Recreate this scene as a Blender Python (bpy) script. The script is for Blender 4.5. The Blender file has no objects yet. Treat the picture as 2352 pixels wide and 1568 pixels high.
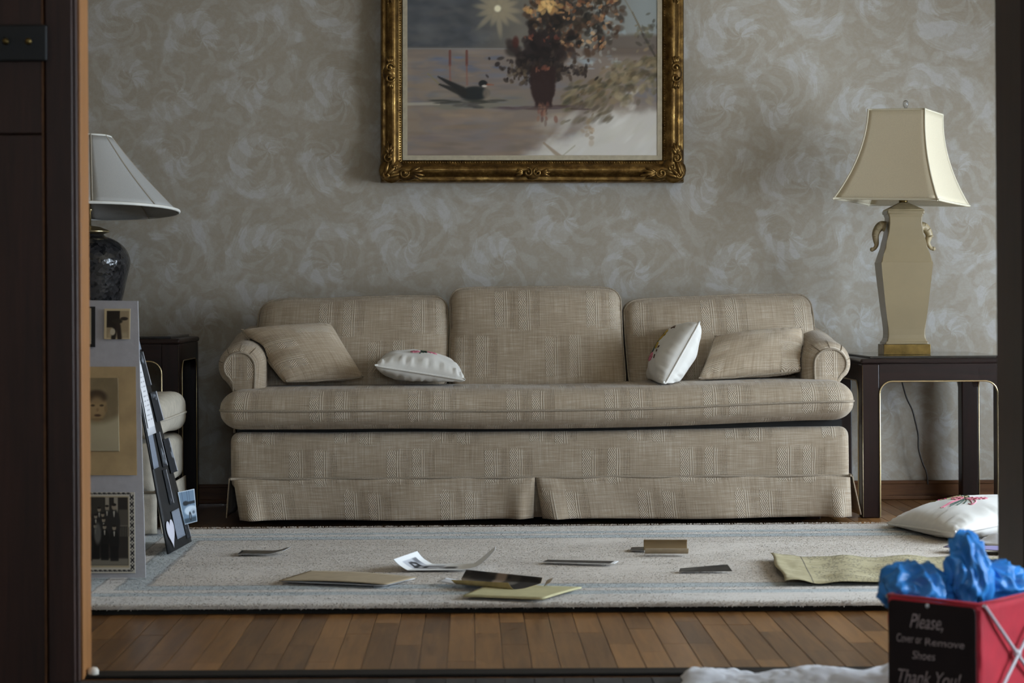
import bpy, bmesh, math, random
import numpy as np
from mathutils import Vector, Matrix, noise as mnoise

random.seed(7)
rng = np.random.RandomState(11)
scene = bpy.context.scene
col = scene.collection

# ------------------------------------------------------------------ camera
F = 4700.0                 # focal length in pixels of the 2352 px wide frame
CX, CY = 1082.0, 690.0     # principal point
H = 0.735                  # camera height
ROLL = math.radians(0.33)
cam_d = bpy.data.cameras.new('camera')
cam = bpy.data.objects.new('camera', cam_d)
col.objects.link(cam)
cam_d.sensor_width = 36.0
cam_d.sensor_fit = 'HORIZONTAL'
cam_d.lens = F / 2352.0 * 36.0
cam_d.shift_x = (1176.0 - CX) / 2352.0
cam_d.shift_y = -(784.0 - CY) / 2352.0
cam_d.clip_start = 0.05
cam_d.dof.use_dof = True
cam_d.dof.focus_distance = 6.7
cam_d.dof.aperture_fstop = 6.0
cam.matrix_world = Matrix.Translation((0, 0, H)) @ Matrix.Rotation(math.pi / 2, 4, 'X') @ Matrix.Rotation(-ROLL, 4, 'Z')
scene.camera = cam

# ------------------------------------------------------------------ sky, light, exposure
world = bpy.data.worlds.new('overcast_sky')
scene.world = world
world.use_nodes = True
bg = world.node_tree.nodes['Background']
bg.inputs['Color'].default_value = (0.735, 0.865, 1.0, 1)
bg.inputs['Strength'].default_value = 17.5
WINS = ((4.25, 5.35, 0.30, 1.95), (5.60, 6.80, 0.20, 1.35))   # the two windows of the right wall: y from, to, z from, to
FILL_W = (-0.30, 0.90, 1.15, 1.90)                             # added unseen window behind the camera for frontal fill: x from, to, z from, to
HD_Y0, HD_Y1, HD_Z0, HD_Z1 = 2.95, 3.45, 0.25, 1.35     # glass of the hall door
XR = 2.95                                   # room face of the right wall


def area(name, loc, rot, sx, sy, power, color=(1, 1, 1), portal=False):
    d = bpy.data.lights.new(name, 'AREA')
    d.shape = 'RECTANGLE'
    d.size, d.size_y = sx, sy
    d.energy = power
    d.color = color
    o = bpy.data.objects.new(name, d)
    col.objects.link(o)
    o.location = loc
    o.rotation_euler = rot
    if portal:
        d.cycles.is_portal = True
    return o


for WY0, WY1, WZ0, WZ1 in WINS:
    area('window_daylight_portal', (XR + 0.16, (WY0 + WY1) / 2, (WZ0 + WZ1) / 2),
         (0, math.radians(90), 0), WZ1 - WZ0, WY1 - WY0, 1.0, portal=True)
area('fill_window_portal', ((FILL_W[0] + FILL_W[1]) / 2, -1.64, (FILL_W[2] + FILL_W[3]) / 2),
     (math.radians(90), 0, 0), FILL_W[1] - FILL_W[0], FILL_W[3] - FILL_W[2], 1.0, portal=True)
area('hall_door_daylight_portal', (2.24, (HD_Y0 + HD_Y1) / 2, (HD_Z0 + HD_Z1) / 2),
     (0, math.radians(90), 0), HD_Z1 - HD_Z0, HD_Y1 - HD_Y0, 1.0, portal=True)
vs = scene.view_settings
vs.view_transform = 'Standard'
vs.look = 'None'
vs.gamma = 1.0
vs.exposure = 0.0
vs.use_curve_mapping = False
scene.cycles.use_denoising = True
scene.cycles.max_bounces = 5
scene.cycles.diffuse_bounces = 3
scene.cycles.glossy_bounces = 2
scene.cycles.use_adaptive_sampling = True
scene.cycles.adaptive_threshold = 0.07
scene.cycles.adaptive_min_samples = 12
scene.cycles.transparent_max_bounces = 12
scene.cycles.sample_clamp_indirect = 4.0
scene.cycles.caustics_reflective = False
scene.cycles.caustics_refractive = False

# ------------------------------------------------------------------ helpers
SA, CA = math.sin(ROLL), math.cos(ROLL)


def P(px, py, D):
    """World point that stands D metres deep on the ray of a photo pixel."""
    dx, dy = px - CX, py - CY
    x0 = dx * CA - dy * SA
    y0 = dx * SA + dy * CA
    return Vector((x0 * D / F, D, H - y0 * D / F))


def G(px, py, z=0.0):
    """World point at height z on the ray of a photo pixel."""
    dx, dy = px - CX, py - CY
    y0 = dx * SA + dy * CA
    return P(px, py, (H - z) * F / y0)


def srgb(r, g, b, k=1.0):
    def f(c):
        c = c / 255.0
        return (c / 12.92 if c <= 0.04045 else ((c + 0.055) / 1.055) ** 2.4) * k
    return (f(r), f(g), f(b), 1.0)


def smooth(a, b, x):
    t = min(1.0, max(0.0, (x - a) / (b - a)))
    return t * t * (3 - 2 * t)


def lerp(a, b, t):
    return a + (b - a) * t


LOC = {}


def tag(o, label=None, cat=None, group=None, kind=None):
    if label: o['label'] = label
    if cat: o['category'] = cat
    if group: o['group'] = group
    if kind: o['kind'] = kind
    return o


def thing(name, loc, label, cat, group=None):
    o = bpy.data.objects.new(name, None)
    o.empty_display_size = 0.05
    col.objects.link(o)
    o.location = loc
    LOC[o.name] = Vector(loc)
    return tag(o, label, cat, group)


def mesh(name, V, Fc, mat, parent=None, uv=None, sm=True, colr=None, mats=None, mi=None, kind=None):
    """One mesh object; V in world space. uv: per vertex, or per face corner if it is longer."""
    V = [Vector(v) for v in V]
    if parent is not None:
        base = LOC[parent.name]
    else:
        lo = [min(v[i] for v in V) for i in range(3)]
        hi = [max(v[i] for v in V) for i in range(3)]
        base = Vector(((lo[0] + hi[0]) / 2, (lo[1] + hi[1]) / 2, lo[2]))
    me = bpy.data.meshes.new(name)
    me.from_pydata([tuple(v - base) for v in V], [], [tuple(f) for f in Fc])
    me.validate()
    if uv is not None:
        l = me.uv_layers.new(name='UVMap')
        vi = np.empty(len(me.loops), dtype=np.int32)
        me.loops.foreach_get('vertex_index', vi)
        U = np.asarray(uv, dtype=np.float32)
        if len(U) == len(V):
            U = U[vi]
        l.data.foreach_set('uv', U.reshape(-1))
    if colr is not None:
        a = me.color_attributes.new('Col', 'FLOAT_COLOR', 'POINT')
        C = np.ones((len(V), 4), dtype=np.float32)
        C[:, :3] = colr
        a.data.foreach_set('color', C.reshape(-1))
    for m in (mats or [mat]):
        me.materials.append(m)
    if mi is not None:
        me.polygons.foreach_set('material_index', np.asarray(mi, dtype=np.int32))
    if sm:
        me.polygons.foreach_set('use_smooth', np.ones(len(me.polygons), dtype=bool))
    me.update()
    o = bpy.data.objects.new(name, me)
    col.objects.link(o)
    if parent is not None:
        o.parent = parent
        LOC[o.name] = LOC[parent.name].copy()
        if parent.type == 'EMPTY':
            pass
    else:
        o.location = base
        LOC[o.name] = base
    if kind: o['kind'] = kind
    return o


class MB:
    def __init__(s): s.V, s.F = [], []

    def add(s, V, Fc):
        n = len(s.V)
        s.V += [Vector(v) for v in V]
        s.F += [tuple(i + n for i in f) for f in Fc]
        return s

    def box(s, x0, x1, y0, y1, z0, z1, b=0.0):
        if b <= 0:
            V = [(x, y, z) for z in (z0, z1) for y in (y0, y1) for x in (x0, x1)]
            return s.add(V, [(0, 2, 3, 1), (4, 5, 7, 6), (0, 1, 5, 4), (2, 6, 7, 3), (0, 4, 6, 2), (1, 3, 7, 5)])
        bm = bmesh.new()
        bmesh.ops.create_cube(bm, size=1.0)
        for v in bm.verts:
            v.co = Vector((lerp(x0, x1, v.co.x + .5), lerp(y0, y1, v.co.y + .5), lerp(z0, z1, v.co.z + .5)))
        bmesh.ops.bevel(bm, geom=bm.edges[:], offset=b, segments=2, profile=0.5, affect='EDGES')
        bm.verts.index_update()
        s.add([v.co.copy() for v in bm.verts], [[v.index for v in f.verts] for f in bm.faces])
        bm.free()
        return s

    def tube(s, pts, r, n=8, closed=False, caps=True):
        pts = [Vector(p) for p in pts]
        m = len(pts)
        rr = r if hasattr(r, '__len__') else [r] * m
        V, Fc = [], []
        up = None
        for i, p in enumerate(pts):
            a = pts[(i - 1) % m] if (closed or i > 0) else p
            b = pts[(i + 1) % m] if (closed or i < m - 1) else p
            t = (b - a)
            t = t.normalized() if t.length > 1e-9 else Vector((0, 0, 1))
            if up is None:
                up = Vector((0, 0, 1)) if abs(t.z) < 0.9 else Vector((1, 0, 0))
            up = up - t * up.dot(t)
            if up.length < 1e-6:
                up = t.orthogonal()
            up.normalize()
            w = t.cross(up)
            for k in range(n):
                an = 2 * math.pi * k / n
                V.append(p + (up * math.cos(an) + w * math.sin(an)) * rr[i])
        for i in range(m if closed else m - 1):
            j = (i + 1) % m
            for k in range(n):
                l = (k + 1) % n
                Fc.append((i * n + k, j * n + k, j * n + l, i * n + l))
        if caps and not closed:
            Fc.append(tuple(range(n - 1, -1, -1)))
            Fc.append(tuple((m - 1) * n + k for k in range(n)))
        return s.add(V, Fc)

    def lathe(s, prof, cx, cy, n=32, M=None):
        V, Fc = [], []
        for r, z in prof:
            for k in range(n):
                a = 2 * math.pi * k / n
                V.append(Vector((cx + r * math.cos(a), cy + r * math.sin(a), z)))
        for i in range(len(prof) - 1):
            for k in range(n):
                l = (k + 1) % n
                Fc.append((i * n + k, i * n + l, (i + 1) * n + l, (i + 1) * n + k))
        Fc.append(tuple(range(n - 1, -1, -1)))
        Fc.append(tuple((len(prof) - 1) * n + k for k in range(n)))
        if M is not None:
            V = [M @ v for v in V]
        return s.add(V, Fc)

    def blob(s, c, r, n=8, m=6, M=None):
        V, Fc = [], []
        rx, ry, rz = r if hasattr(r, '__len__') else (r, r, r)
        for i in range(m + 1):
            a = math.pi * i / m
            for k in range(n):
                b = 2 * math.pi * k / n
                v = Vector((rx * math.sin(a) * math.cos(b), ry * math.sin(a) * math.sin(b), rz * math.cos(a)))
                V.append((M @ v if M is not None else v) + Vector(c))
        for i in range(m):
            for k in range(n):
                l = (k + 1) % n
                Fc.append((i * n + k, (i + 1) * n + k, (i + 1) * n + l, i * n + l))
        return s.add(V, Fc)

    def prism(s, poly, y0, y1):
        """Polygon in x,z extruded from y0 to y1."""
        n = len(poly)
        V = [(x, y0, z) for x, z in poly] + [(x, y1, z) for x, z in poly]
        Fc = [tuple(range(n)), tuple(range(2 * n - 1, n - 1, -1))]
        for i in range(n):
            j = (i + 1) % n
            Fc.append((i, i + n, j + n, j))
        return s.add(V, Fc)

    def build(s, name, mat, parent=None, sm=False, kind=None, uv=None):
        return mesh(name, s.V, s.F, mat, parent, uv=uv, sm=sm, kind=kind)


def crom(pts, k=6, closed=False):
    pts = [Vector(p) for p in pts]
    out = []
    n = len(pts)
    rngs = range(n) if closed else range(n - 1)
    for i in rngs:
        p0 = pts[(i - 1) % n] if (closed or i > 0) else pts[i]
        p1, p2 = pts[i], pts[(i + 1) % n]
        p3 = pts[(i + 2) % n] if (closed or i < n - 2) else p2
        for j in range(k):
            t = j / k
            out.append(0.5 * ((2 * p1) + (p2 - p0) * t + (2 * p0 - 5 * p1 + 4 * p2 - p3) * t * t + (3 * p1 - p0 - 3 * p2 + p3) * t ** 3))
    if not closed:
        out.append(pts[-1])
    return out


def rbox(w, d, h, r, fn, m=(14, 6, 8), k=4):
    """Rounded box centred on 0; fn maps a local point to the world. Returns V, F, corner uvs (metres)."""
    half = Vector((w / 2, d / 2, h / 2))

    def samples(hf, mm):
        a = [-hf + r * (1 - math.cos(i / k * math.pi / 2)) for i in range(k)]
        b = [-(hf - r) + 2 * (hf - r) * i / mm for i in range(mm + 1)]
        return a + b + [-x for x in reversed(a)]
    S = [samples(half[i], m[i]) for i in range(3)]
    V, key, Fc, UV = [], {}, [], []

    def vid(q):
        kk = (round(q.x, 6), round(q.y, 6), round(q.z, 6))
        if kk in key:
            return key[kk]
        inner = Vector([max(-(half[i] - r), min(half[i] - r, q[i])) for i in range(3)])
        dv = q - inner
        p = inner + dv.normalized() * r if dv.length > 1e-9 else q.copy()
        key[kk] = len(V)
        V.append(p)
        return key[kk]

    def uvof(q, ax, sg):
        if ax == 1: return (q.x, q.z)
        if ax == 2: return (q.x, sg * (half.z + half.y + q.y * 1.0))
        return (sg * (half.x + half.y + q.y), q.z)
    for ax in range(3):
        a, b = [(1, 2), (0, 2), (0, 1)][ax]
        for sg in (-1, 1):
            for i in range(len(S[a]) - 1):
                for j in range(len(S[b]) - 1):
                    qs = []
                    for (ii, jj) in ((i, j), (i + 1, j), (i + 1, j + 1), (i, j + 1)):
                        q = Vector((0, 0, 0))
                        q[ax] = sg * half[ax]
                        q[a], q[b] = S[a][ii], S[b][jj]
                        qs.append(q)
                    flip = (sg < 0) != (ax == 1)
                    if flip: qs.reverse()
                    Fc.append(tuple(vid(q) for q in qs))
                    UV += [uvof(q, ax, sg) for q in qs]
    return [fn(p) for p in V], Fc, UV


def sheet(name, fn, nu, nv, mats, parent=None, th=0.0006, uvs=(1, 1), kind=None, colr=None, sm=True):
    """Thin sheet with two sides; fn(u,v) in 0..1 -> point. mats = (face, back)."""
    pts = [[Vector(fn(i / nu, j / nv)) for i in range(nu + 1)] for j in range(nv + 1)]
    V, UV, Fc, mi = [], [], [], []
    N = []
    for j in range(nv + 1):
        for i in range(nu + 1):
            du = pts[j][min(i + 1, nu)] - pts[j][max(i - 1, 0)]
            dv = pts[min(j + 1, nv)][i] - pts[max(j - 1, 0)][i]
            n = du.cross(dv)
            n = n.normalized() if n.length > 1e-12 else Vector((0, 0, 1))
            V.append(pts[j][i] + n * th / 2)
            N.append(n)
            UV.append((i / nu * uvs[0], j / nv * uvs[1]))
    K = len(V)
    for q in range(K):
        V.append(V[q] - N[q] * th)
        UV.append(UV[q])
    W = nu + 1
    for j in range(nv):
        for i in range(nu):
            a = j * W + i
            Fc.append((a, a + 1, a + W + 1, a + W)); mi.append(0)
            Fc.append((K + a, K + a + W, K + a + W + 1, K + a + 1)); mi.append(1)
    rim = [i for i in range(nu)] + [j * W + nu for j in range(nv)] + [nv * W + nu - i for i in range(nu)] + [(nv - j) * W for j in range(nv)]
    for a, b in zip(rim, rim[1:] + rim[:1]):
        Fc.append((a, K + a, K + b, b)); mi.append(1)
    c2 = None
    if colr is not None:
        c2 = np.concatenate([colr, colr])
    return mesh(name, V, Fc, mats[0], parent, uv=UV, sm=sm, mats=list(mats), mi=mi, kind=kind, colr=c2)


def bil(c00, c10, c11, c01):
    c00, c10, c11, c01 = map(Vector, (c00, c10, c11, c01))
    return lambda u, v: (c00 * (1 - u) + c10 * u) * (1 - v) + (c01 * (1 - u) + c11 * u) * v


# ------------------------------------------------------------------ materials
def newmat(name):
    m = bpy.data.materials.new(name)
    m.use_nodes = True
    nt = m.node_tree
    return m, nt, nt.nodes['Principled BSDF']


class N:
    """Small node-graph helper."""
    def __init__(s, nt): s.nt = nt

    def _in(s, sock, v):
        if isinstance(v, bpy.types.NodeSocket): s.nt.links.new(v, sock)
        else: sock.default_value = v

    def m(s, op, a, b=None, c=None, clamp=False):
        n = s.nt.nodes.new('ShaderNodeMath')
        n.operation = op
        n.use_clamp = clamp
        s._in(n.inputs[0], a)
        if b is not None: s._in(n.inputs[1], b)
        if c is not None: s._in(n.inputs[2], c)
        return n.outputs[0]

    def coord(s, which='Object'):
        return s.nt.nodes.new('ShaderNodeTexCoord').outputs[which]

    def xyz(s, v):
        n = s.nt.nodes.new('ShaderNodeSeparateXYZ')
        s.nt.links.new(v, n.inputs[0])
        return n.outputs

    def comb(s, x, y, z=0.0):
        n = s.nt.nodes.new('ShaderNodeCombineXYZ')
        for i, q in enumerate((x, y, z)): s._in(n.inputs[i], q)
        return n.outputs[0]

    def map(s, v, scale=(1, 1, 1), loc=(0, 0, 0)):
        n = s.nt.nodes.new('ShaderNodeMapping')
        s.nt.links.new(v, n.inputs[0])
        n.inputs['Scale'].default_value = scale
        n.inputs['Location'].default_value = loc
        return n.outputs[0]

    def noise(s, v, scale, detail=3, rough=0.55, dist=0.0, color=False):
        n = s.nt.nodes.new('ShaderNodeTexNoise')
        if v is not None: s.nt.links.new(v, n.inputs['Vector'])
        n.inputs['Scale'].default_value = scale
        n.inputs['Detail'].default_value = detail
        n.inputs['Roughness'].default_value = rough
        n.inputs['Distortion'].default_value = dist
        return n.outputs['Color' if color else 'Fac']

    def ramp(s, f, stops, interp='LINEAR'):
        n = s.nt.nodes.new('ShaderNodeValToRGB')
        n.color_ramp.interpolation = interp
        e = n.color_ramp.elements
        while len(e) < len(stops): e.new(0.5)
        for i, (p, c) in enumerate(stops):
            e[i].position = p
            e[i].color = c if len(c) == 4 else (*c, 1)
        s._in(n.inputs[0], f)
        return n.outputs[0]

    def mix(s, f, a, b, mode='MIX'):
        n = s.nt.nodes.new('ShaderNodeMix')
        n.data_type = 'RGBA'
        n.blend_type = mode
        s._in(n.inputs[0], f)
        s._in(n.inputs[6], a)
        s._in(n.inputs[7], b)
        return n.outputs[2]

    def sstep(s, x, a, b):
        n = s.nt.nodes.new('ShaderNodeMapRange')
        n.interpolation_type = 'SMOOTHSTEP'
        s._in(n.inputs[0], x)
        n.inputs[1].default_value, n.inputs[2].default_value = a, b
        return n.outputs[0]

    def band(s, x, a, b, soft=0.0008):
        """1 where a < x < b."""
        return s.m('MULTIPLY', s.sstep(x, a - soft, a + soft), s.m('SUBTRACT', 1.0, s.sstep(x, b - soft, b + soft)))

    def bump(s, h, strength, dist, bsdf, prev=None):
        n = s.nt.nodes.new('ShaderNodeBump')
        n.inputs['Strength'].default_value = strength
        n.inputs['Distance'].default_value = dist
        s._in(n.inputs['Height'], h)
        if prev is not None: s.nt.links.new(prev, n.inputs['Normal'])
        s.nt.links.new(n.outputs[0], bsdf.inputs['Normal'])
        return n.outputs[0]


def plain(name, c, rough=0.6, metal=0.0, spec=0.4, var=0.0, vscale=20.0, bump=0.0, bscale=200.0, sheen=0.0, coat=0.0):
    m, nt, b = newmat(name)
    g = N(nt)
    c = c if len(c) == 4 else (*c, 1)
    if var > 0:
        f = g.noise(g.coord('Object'), vscale, 4)
        lo = tuple(x * (1 - var) for x in c[:3]) + (1,)
        hi = tuple(min(1, x * (1 + var)) for x in c[:3]) + (1,)
        nt.links.new(g.ramp(f, [(0.3, lo), (0.7, hi)]), b.inputs['Base Color'])
    else:
        b.inputs['Base Color'].default_value = c
    b.inputs['Roughness'].default_value = rough
    b.inputs['Metallic'].default_value = metal
    b.inputs['Specular IOR Level'].default_value = spec
    b.inputs['Sheen Weight'].default_value = sheen
    b.inputs['Coat Weight'].default_value = coat
    if bump > 0:
        g.bump(g.noise(g.coord('Object'), bscale, 3), bump, 0.002, b)
    return m


def printed(name, rough=0.45, spec=0.4):
    m, nt, b = newmat(name)
    a = nt.nodes.new('ShaderNodeAttribute')
    a.attribute_name = 'Col'
    nt.links.new(a.outputs['Color'], b.inputs['Base Color'])
    b.inputs['Roughness'].default_value = rough
    b.inputs['Specular IOR Level'].default_value = spec
    return m


M = {}


def wallpaper():
    m, nt, b = newmat('scroll_wallpaper')
    g = N(nt)
    x, y, z = g.xyz(g.coord('Object'))

    def scroll(scale, seed, freq, arms, rnd):
        v = g.comb(g.m('MULTIPLY', x, scale), g.m('MULTIPLY', z, scale), seed)
        d = g.noise(v, 1.1, 2, 0.5, color=True)
        dx, dy, _ = g.xyz(d)
        vx = g.m('ADD', g.m('MULTIPLY', x, scale), g.m('MULTIPLY', g.m('SUBTRACT', dx, 0.5), 0.55))
        vy = g.m('ADD', g.m('MULTIPLY', z, scale), g.m('MULTIPLY', g.m('SUBTRACT', dy, 0.5), 0.55))
        vo = nt.nodes.new('ShaderNodeTexVoronoi')
        vo.voronoi_dimensions = '2D'
        vo.inputs['Scale'].default_value = 1.0
        vo.inputs['Randomness'].default_value = rnd
        nt.links.new(g.comb(vx, vy), vo.inputs['Vector'])
        px, py, _ = g.xyz(vo.outputs['Position'])
        lx, ly = g.m('SUBTRACT', vx, px), g.m('SUBTRACT', vy, py)
        r = vo.outputs['Distance']
        cr = g.xyz(vo.outputs['Color'])[0]
        sgn = g.m('SUBTRACT', g.m('MULTIPLY', g.m('GREATER_THAN', cr, 0.5), 2.0), 1.0)
        an = g.m('MULTIPLY', g.m('ARCTAN2', ly, lx), sgn)
        sp = g.m('SINE', g.m('ADD', g.m('ADD', an, g.m('MULTIPLY', r, -freq)), g.m('MULTIPLY', dx, 3.0)))
        lob = g.m('SINE', g.m('ADD', g.m('MULTIPLY', an, arms), g.m('MULTIPLY', r, 21.0)))
        swirl = g.comb(g.m('ADD', g.m('MULTIPLY', g.m('SINE', an), 0.9), g.m('MULTIPLY', cr, 7.0)), g.m('MULTIPLY', g.m('ADD', r, g.m('MULTIPLY', an, 0.05)), 22.0), g.m('MULTIPLY', g.m('COSINE', an), 0.9))
        st = g.noise(swirl, 2.2, 3, 0.6)
        ve = nt.nodes.new('ShaderNodeTexVoronoi')
        ve.voronoi_dimensions = '2D'
        ve.feature = 'DISTANCE_TO_EDGE'
        ve.inputs['Scale'].default_value = 1.0
        ve.inputs['Randomness'].default_value = rnd
        nt.links.new(g.comb(vx, vy), ve.inputs['Vector'])
        mk = g.sstep(ve.outputs['Distance'], 0.0, 0.16)
        mul = lambda q: g.m('MULTIPLY', q, mk)
        return mul(sp), mul(lob), mul(g.m('SUBTRACT', st, 0.5)), r
    sp1, lob1, st1, r1 = scroll(3.6, 0.0, 8.5, 7.0, 0.75)
    sp2, lob2, st2, r2 = scroll(6.5, 4.0, 7.0, 6.0, 0.9)
    base = g.coord('Object')
    n1 = g.noise(base, 16.0, 4, 0.65, 0.8)
    n2 = g.noise(base, 70.0, 2, 0.7)
    n3 = g.noise(base, 9.0, 4, 0.62, 1.2)
    off = lambda q, k: g.m('MULTIPLY', g.m('SUBTRACT', q, 0.5), k)
    A1 = g.sstep(g.m('ADD', g.m('ADD', sp1, off(n3, 2.6)), g.m('MULTIPLY', st1, 1.2)), -0.05, 0.55)
    B1 = g.sstep(g.m('ADD', g.m('ADD', g.m('MULTIPLY', lob1, 0.8), g.m('MULTIPLY', sp2, 0.6)), off(n1, 2.4)), 0.0, 0.6)
    t = g.m('ADD', g.m('MULTIPLY', A1, 0.34), g.m('MULTIPLY', B1, 0.26))
    t = g.m('ADD', t, g.m('MULTIPLY', st1, 0.42))
    t = g.m('ADD', t, g.m('MULTIPLY', st2, 0.36))
    t = g.m('ADD', t, off(n2, 0.55))
    t = g.m('ADD', t, 0.20, clamp=True)
    c = g.ramp(t, [(0.12, (0.332, 0.284, 0.222)), (0.5, (0.382, 0.345, 0.292)), (0.90, (0.450, 0.430, 0.408))])
    nt.links.new(c, b.inputs['Base Color'])
    b.inputs['Roughness'].default_value = 0.62
    b.inputs['Specular IOR Level'].default_value = 0.3
    g.bump(t, 0.15, 0.0006, b)
    return m


def fabric(name, dark, mid, light, k=1.0, rot=False):
    """Woven upholstery: plain tan ground with offset blocks of zigzag, chain and ridge columns. UV in metres."""
    m, nt, b = newmat(name)
    g = N(nt)
    uv = g.coord('UV')
    u, v, _ = g.xyz(uv)
    if rot: u, v = v, u
    w1 = g.noise(uv, 9.0, 2)
    u = g.m('ADD', u, g.m('MULTIPLY', g.m('SUBTRACT', w1, 0.5), 0.008))
    RH, PER = 0.155, 0.32
    row = g.m('FLOOR', g.m('DIVIDE', v, RH))
    fv = g.m('FRACT', g.m('DIVIDE', v, RH))
    us = g.m('ADD', u, g.m('MULTIPLY', row, PER / 2 + 0.012))
    uu = g.m('MULTIPLY', g.m('FRACT', g.m('DIVIDE', us, PER)), PER)
    colid = g.m('FLOOR', g.m('DIVIDE', uu, 0.0095))
    wn = nt.nodes.new('ShaderNodeTexWhiteNoise')
    wn.noise_dimensions = '2D'
    nt.links.new(g.comb(colid, row), wn.inputs['Vector'])
    jit = g.m('MULTIPLY', wn.outputs['Value'], 0.10)
    fj = g.m('ADD', fv, jit)
    rowmask = g.m('MULTIPLY', g.sstep(g.m('SUBTRACT', fv, jit), 0.0, 0.07), g.m('SUBTRACT', 1.0, g.sstep(fj, 0.93, 1.0)))
    tri = g.m('PINGPONG', v, 0.026)
    zz = g.m('SINE', g.m('MULTIPLY', g.m('ADD', uu, g.m('MULTIPLY', tri, 0.62)), 2 * math.pi / 0.0062))
    zz = g.m('MULTIPLY', g.m('ADD', zz, 1.0), 0.5)
    zone = g.m('MAXIMUM', g.band(uu, 0.010, 0.038), g.band(uu, 0.092, 0.118))
    zig = g.m('MULTIPLY', zz, zone)
    lines = None
    for a, b2 in ((0.042, 0.0450), (0.050, 0.0525), (0.122, 0.125), (0.130, 0.1325)):
        q = g.band(uu, a, b2, 0.0007)
        lines = q if lines is None else g.m('MAXIMUM', lines, q)
    cz = g.m('MAXIMUM', g.band(uu, 0.062, 0.082), g.band(uu, 0.142, 0.166))
    ch = g.m('MULTIPLY', g.m('SINE', g.m('MULTIPLY', v, 2 * math.pi / 0.011)), g.m('SINE', g.m('MULTIPLY', uu, 2 * math.pi / 0.010)))
    chain = g.m('MULTIPLY', g.m('ABSOLUTE', ch), cz)
    dash = g.m('GREATER_THAN', g.noise(g.map(uv, (60, 9, 1)), 1.0, 2), 0.35)
    pat = g.m('MAXIMUM', zig, g.m('MULTIPLY', lines, g.m('ADD', 0.4, g.m('MULTIPLY', dash, 0.6))))
    pat = g.m('MULTIPLY', pat, rowmask)
    pat_d = g.m('MULTIPLY', g.m('MULTIPLY', chain, rowmask), 0.8)
    hs = g.noise(g.map(uv, (12, 260, 1)), 1.0, 3, 0.6)
    vs_ = g.noise(g.map(uv, (330, 9, 1)), 1.0, 3, 0.6)
    fine = g.noise(g.map(uv, (700, 700, 1)), 1.0, 2, 0.6)
    big = g.noise(uv, 5.0, 3)
    wv = g.m('ADD', g.m('MULTIPLY', hs, 0.45), g.m('ADD', g.m('MULTIPLY', vs_, 0.40), g.m('ADD', g.m('MULTIPLY', fine, 0.25), g.m('MULTIPLY', big, 0.25))))
    c = g.ramp(wv, [(0.48, tuple(x * k for x in dark)), (0.68, tuple(x * k for x in mid)), (0.86, tuple(x * k for x in light))])
    c = g.mix(g.m('MULTIPLY', pat, 0.60), c, tuple(min(1, x * 1.22 * k) for x in light) + (1,))
    c = g.mix(g.m('MULTIPLY', pat_d, 0.5), c, tuple(x * 0.8 * k for x in dark) + (1,))
    nt.links.new(c, b.inputs['Base Color'])
    b.inputs['Roughness'].default_value = 0.85
    b.inputs['Specular IOR Level'].default_value = 0.15
    b.inputs['Sheen Weight'].default_value = 0.15
    h = g.m('ADD', g.m('MULTIPLY', wv, 0.7), g.m('SUBTRACT', pat, g.m('MULTIPLY', pat_d, 0.6)))
    g.bump(h, 0.8, 0.0020, b)
    return m


def wood(name, c0, c1, rough=0.4, axis='y', coat=0.0, spec=0.4, random_piece=False, grain=1.0):
    m, nt, b = newmat(name)
    g = N(nt)
    co = g.coord('Object')
    if random_piece:
        oi = nt.nodes.new('ShaderNodeObjectInfo')
        rnd = oi.outputs['Random']
        vm = nt.nodes.new('ShaderNodeVectorMath')
        vm.operation = 'ADD'
        nt.links.new(co, vm.inputs[0])
        nt.links.new(g.comb(g.m('MULTIPLY', rnd, 37.0), g.m('MULTIPLY', rnd, 91.0), 0.0), vm.inputs[1])
        co = vm.outputs[0]
    sc = {'y': (60, 4, 60), 'x': (4, 60, 60), 'z': (60, 60, 4)}[axis]
    f = g.noise(g.map(co, tuple(q * grain for q in sc)), 1.0, 4, 0.6, 0.6)
    f2 = g.noise(g.map(co, tuple(q * grain * 0.18 for q in sc)), 1.0, 2)
    t = g.m('ADD', g.m('MULTIPLY', f, 0.6), g.m('MULTIPLY', f2, 0.4))
    if random_piece:
        t = g.m('ADD', t, g.m('MULTIPLY', g.m('SUBTRACT', rnd, 0.5), 0.34))
    nt.links.new(g.ramp(t, [(0.28, c0), (0.72, c1)]), b.inputs['Base Color'])
    b.inputs['Roughness'].default_value = rough
    b.inputs['Specular IOR Level'].default_value = spec
    b.inputs['Coat Weight'].default_value = coat
    b.inputs['Coat Roughness'].default_value = 0.25
    g.bump(f, 0.12, 0.0006, b)
    return m


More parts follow.
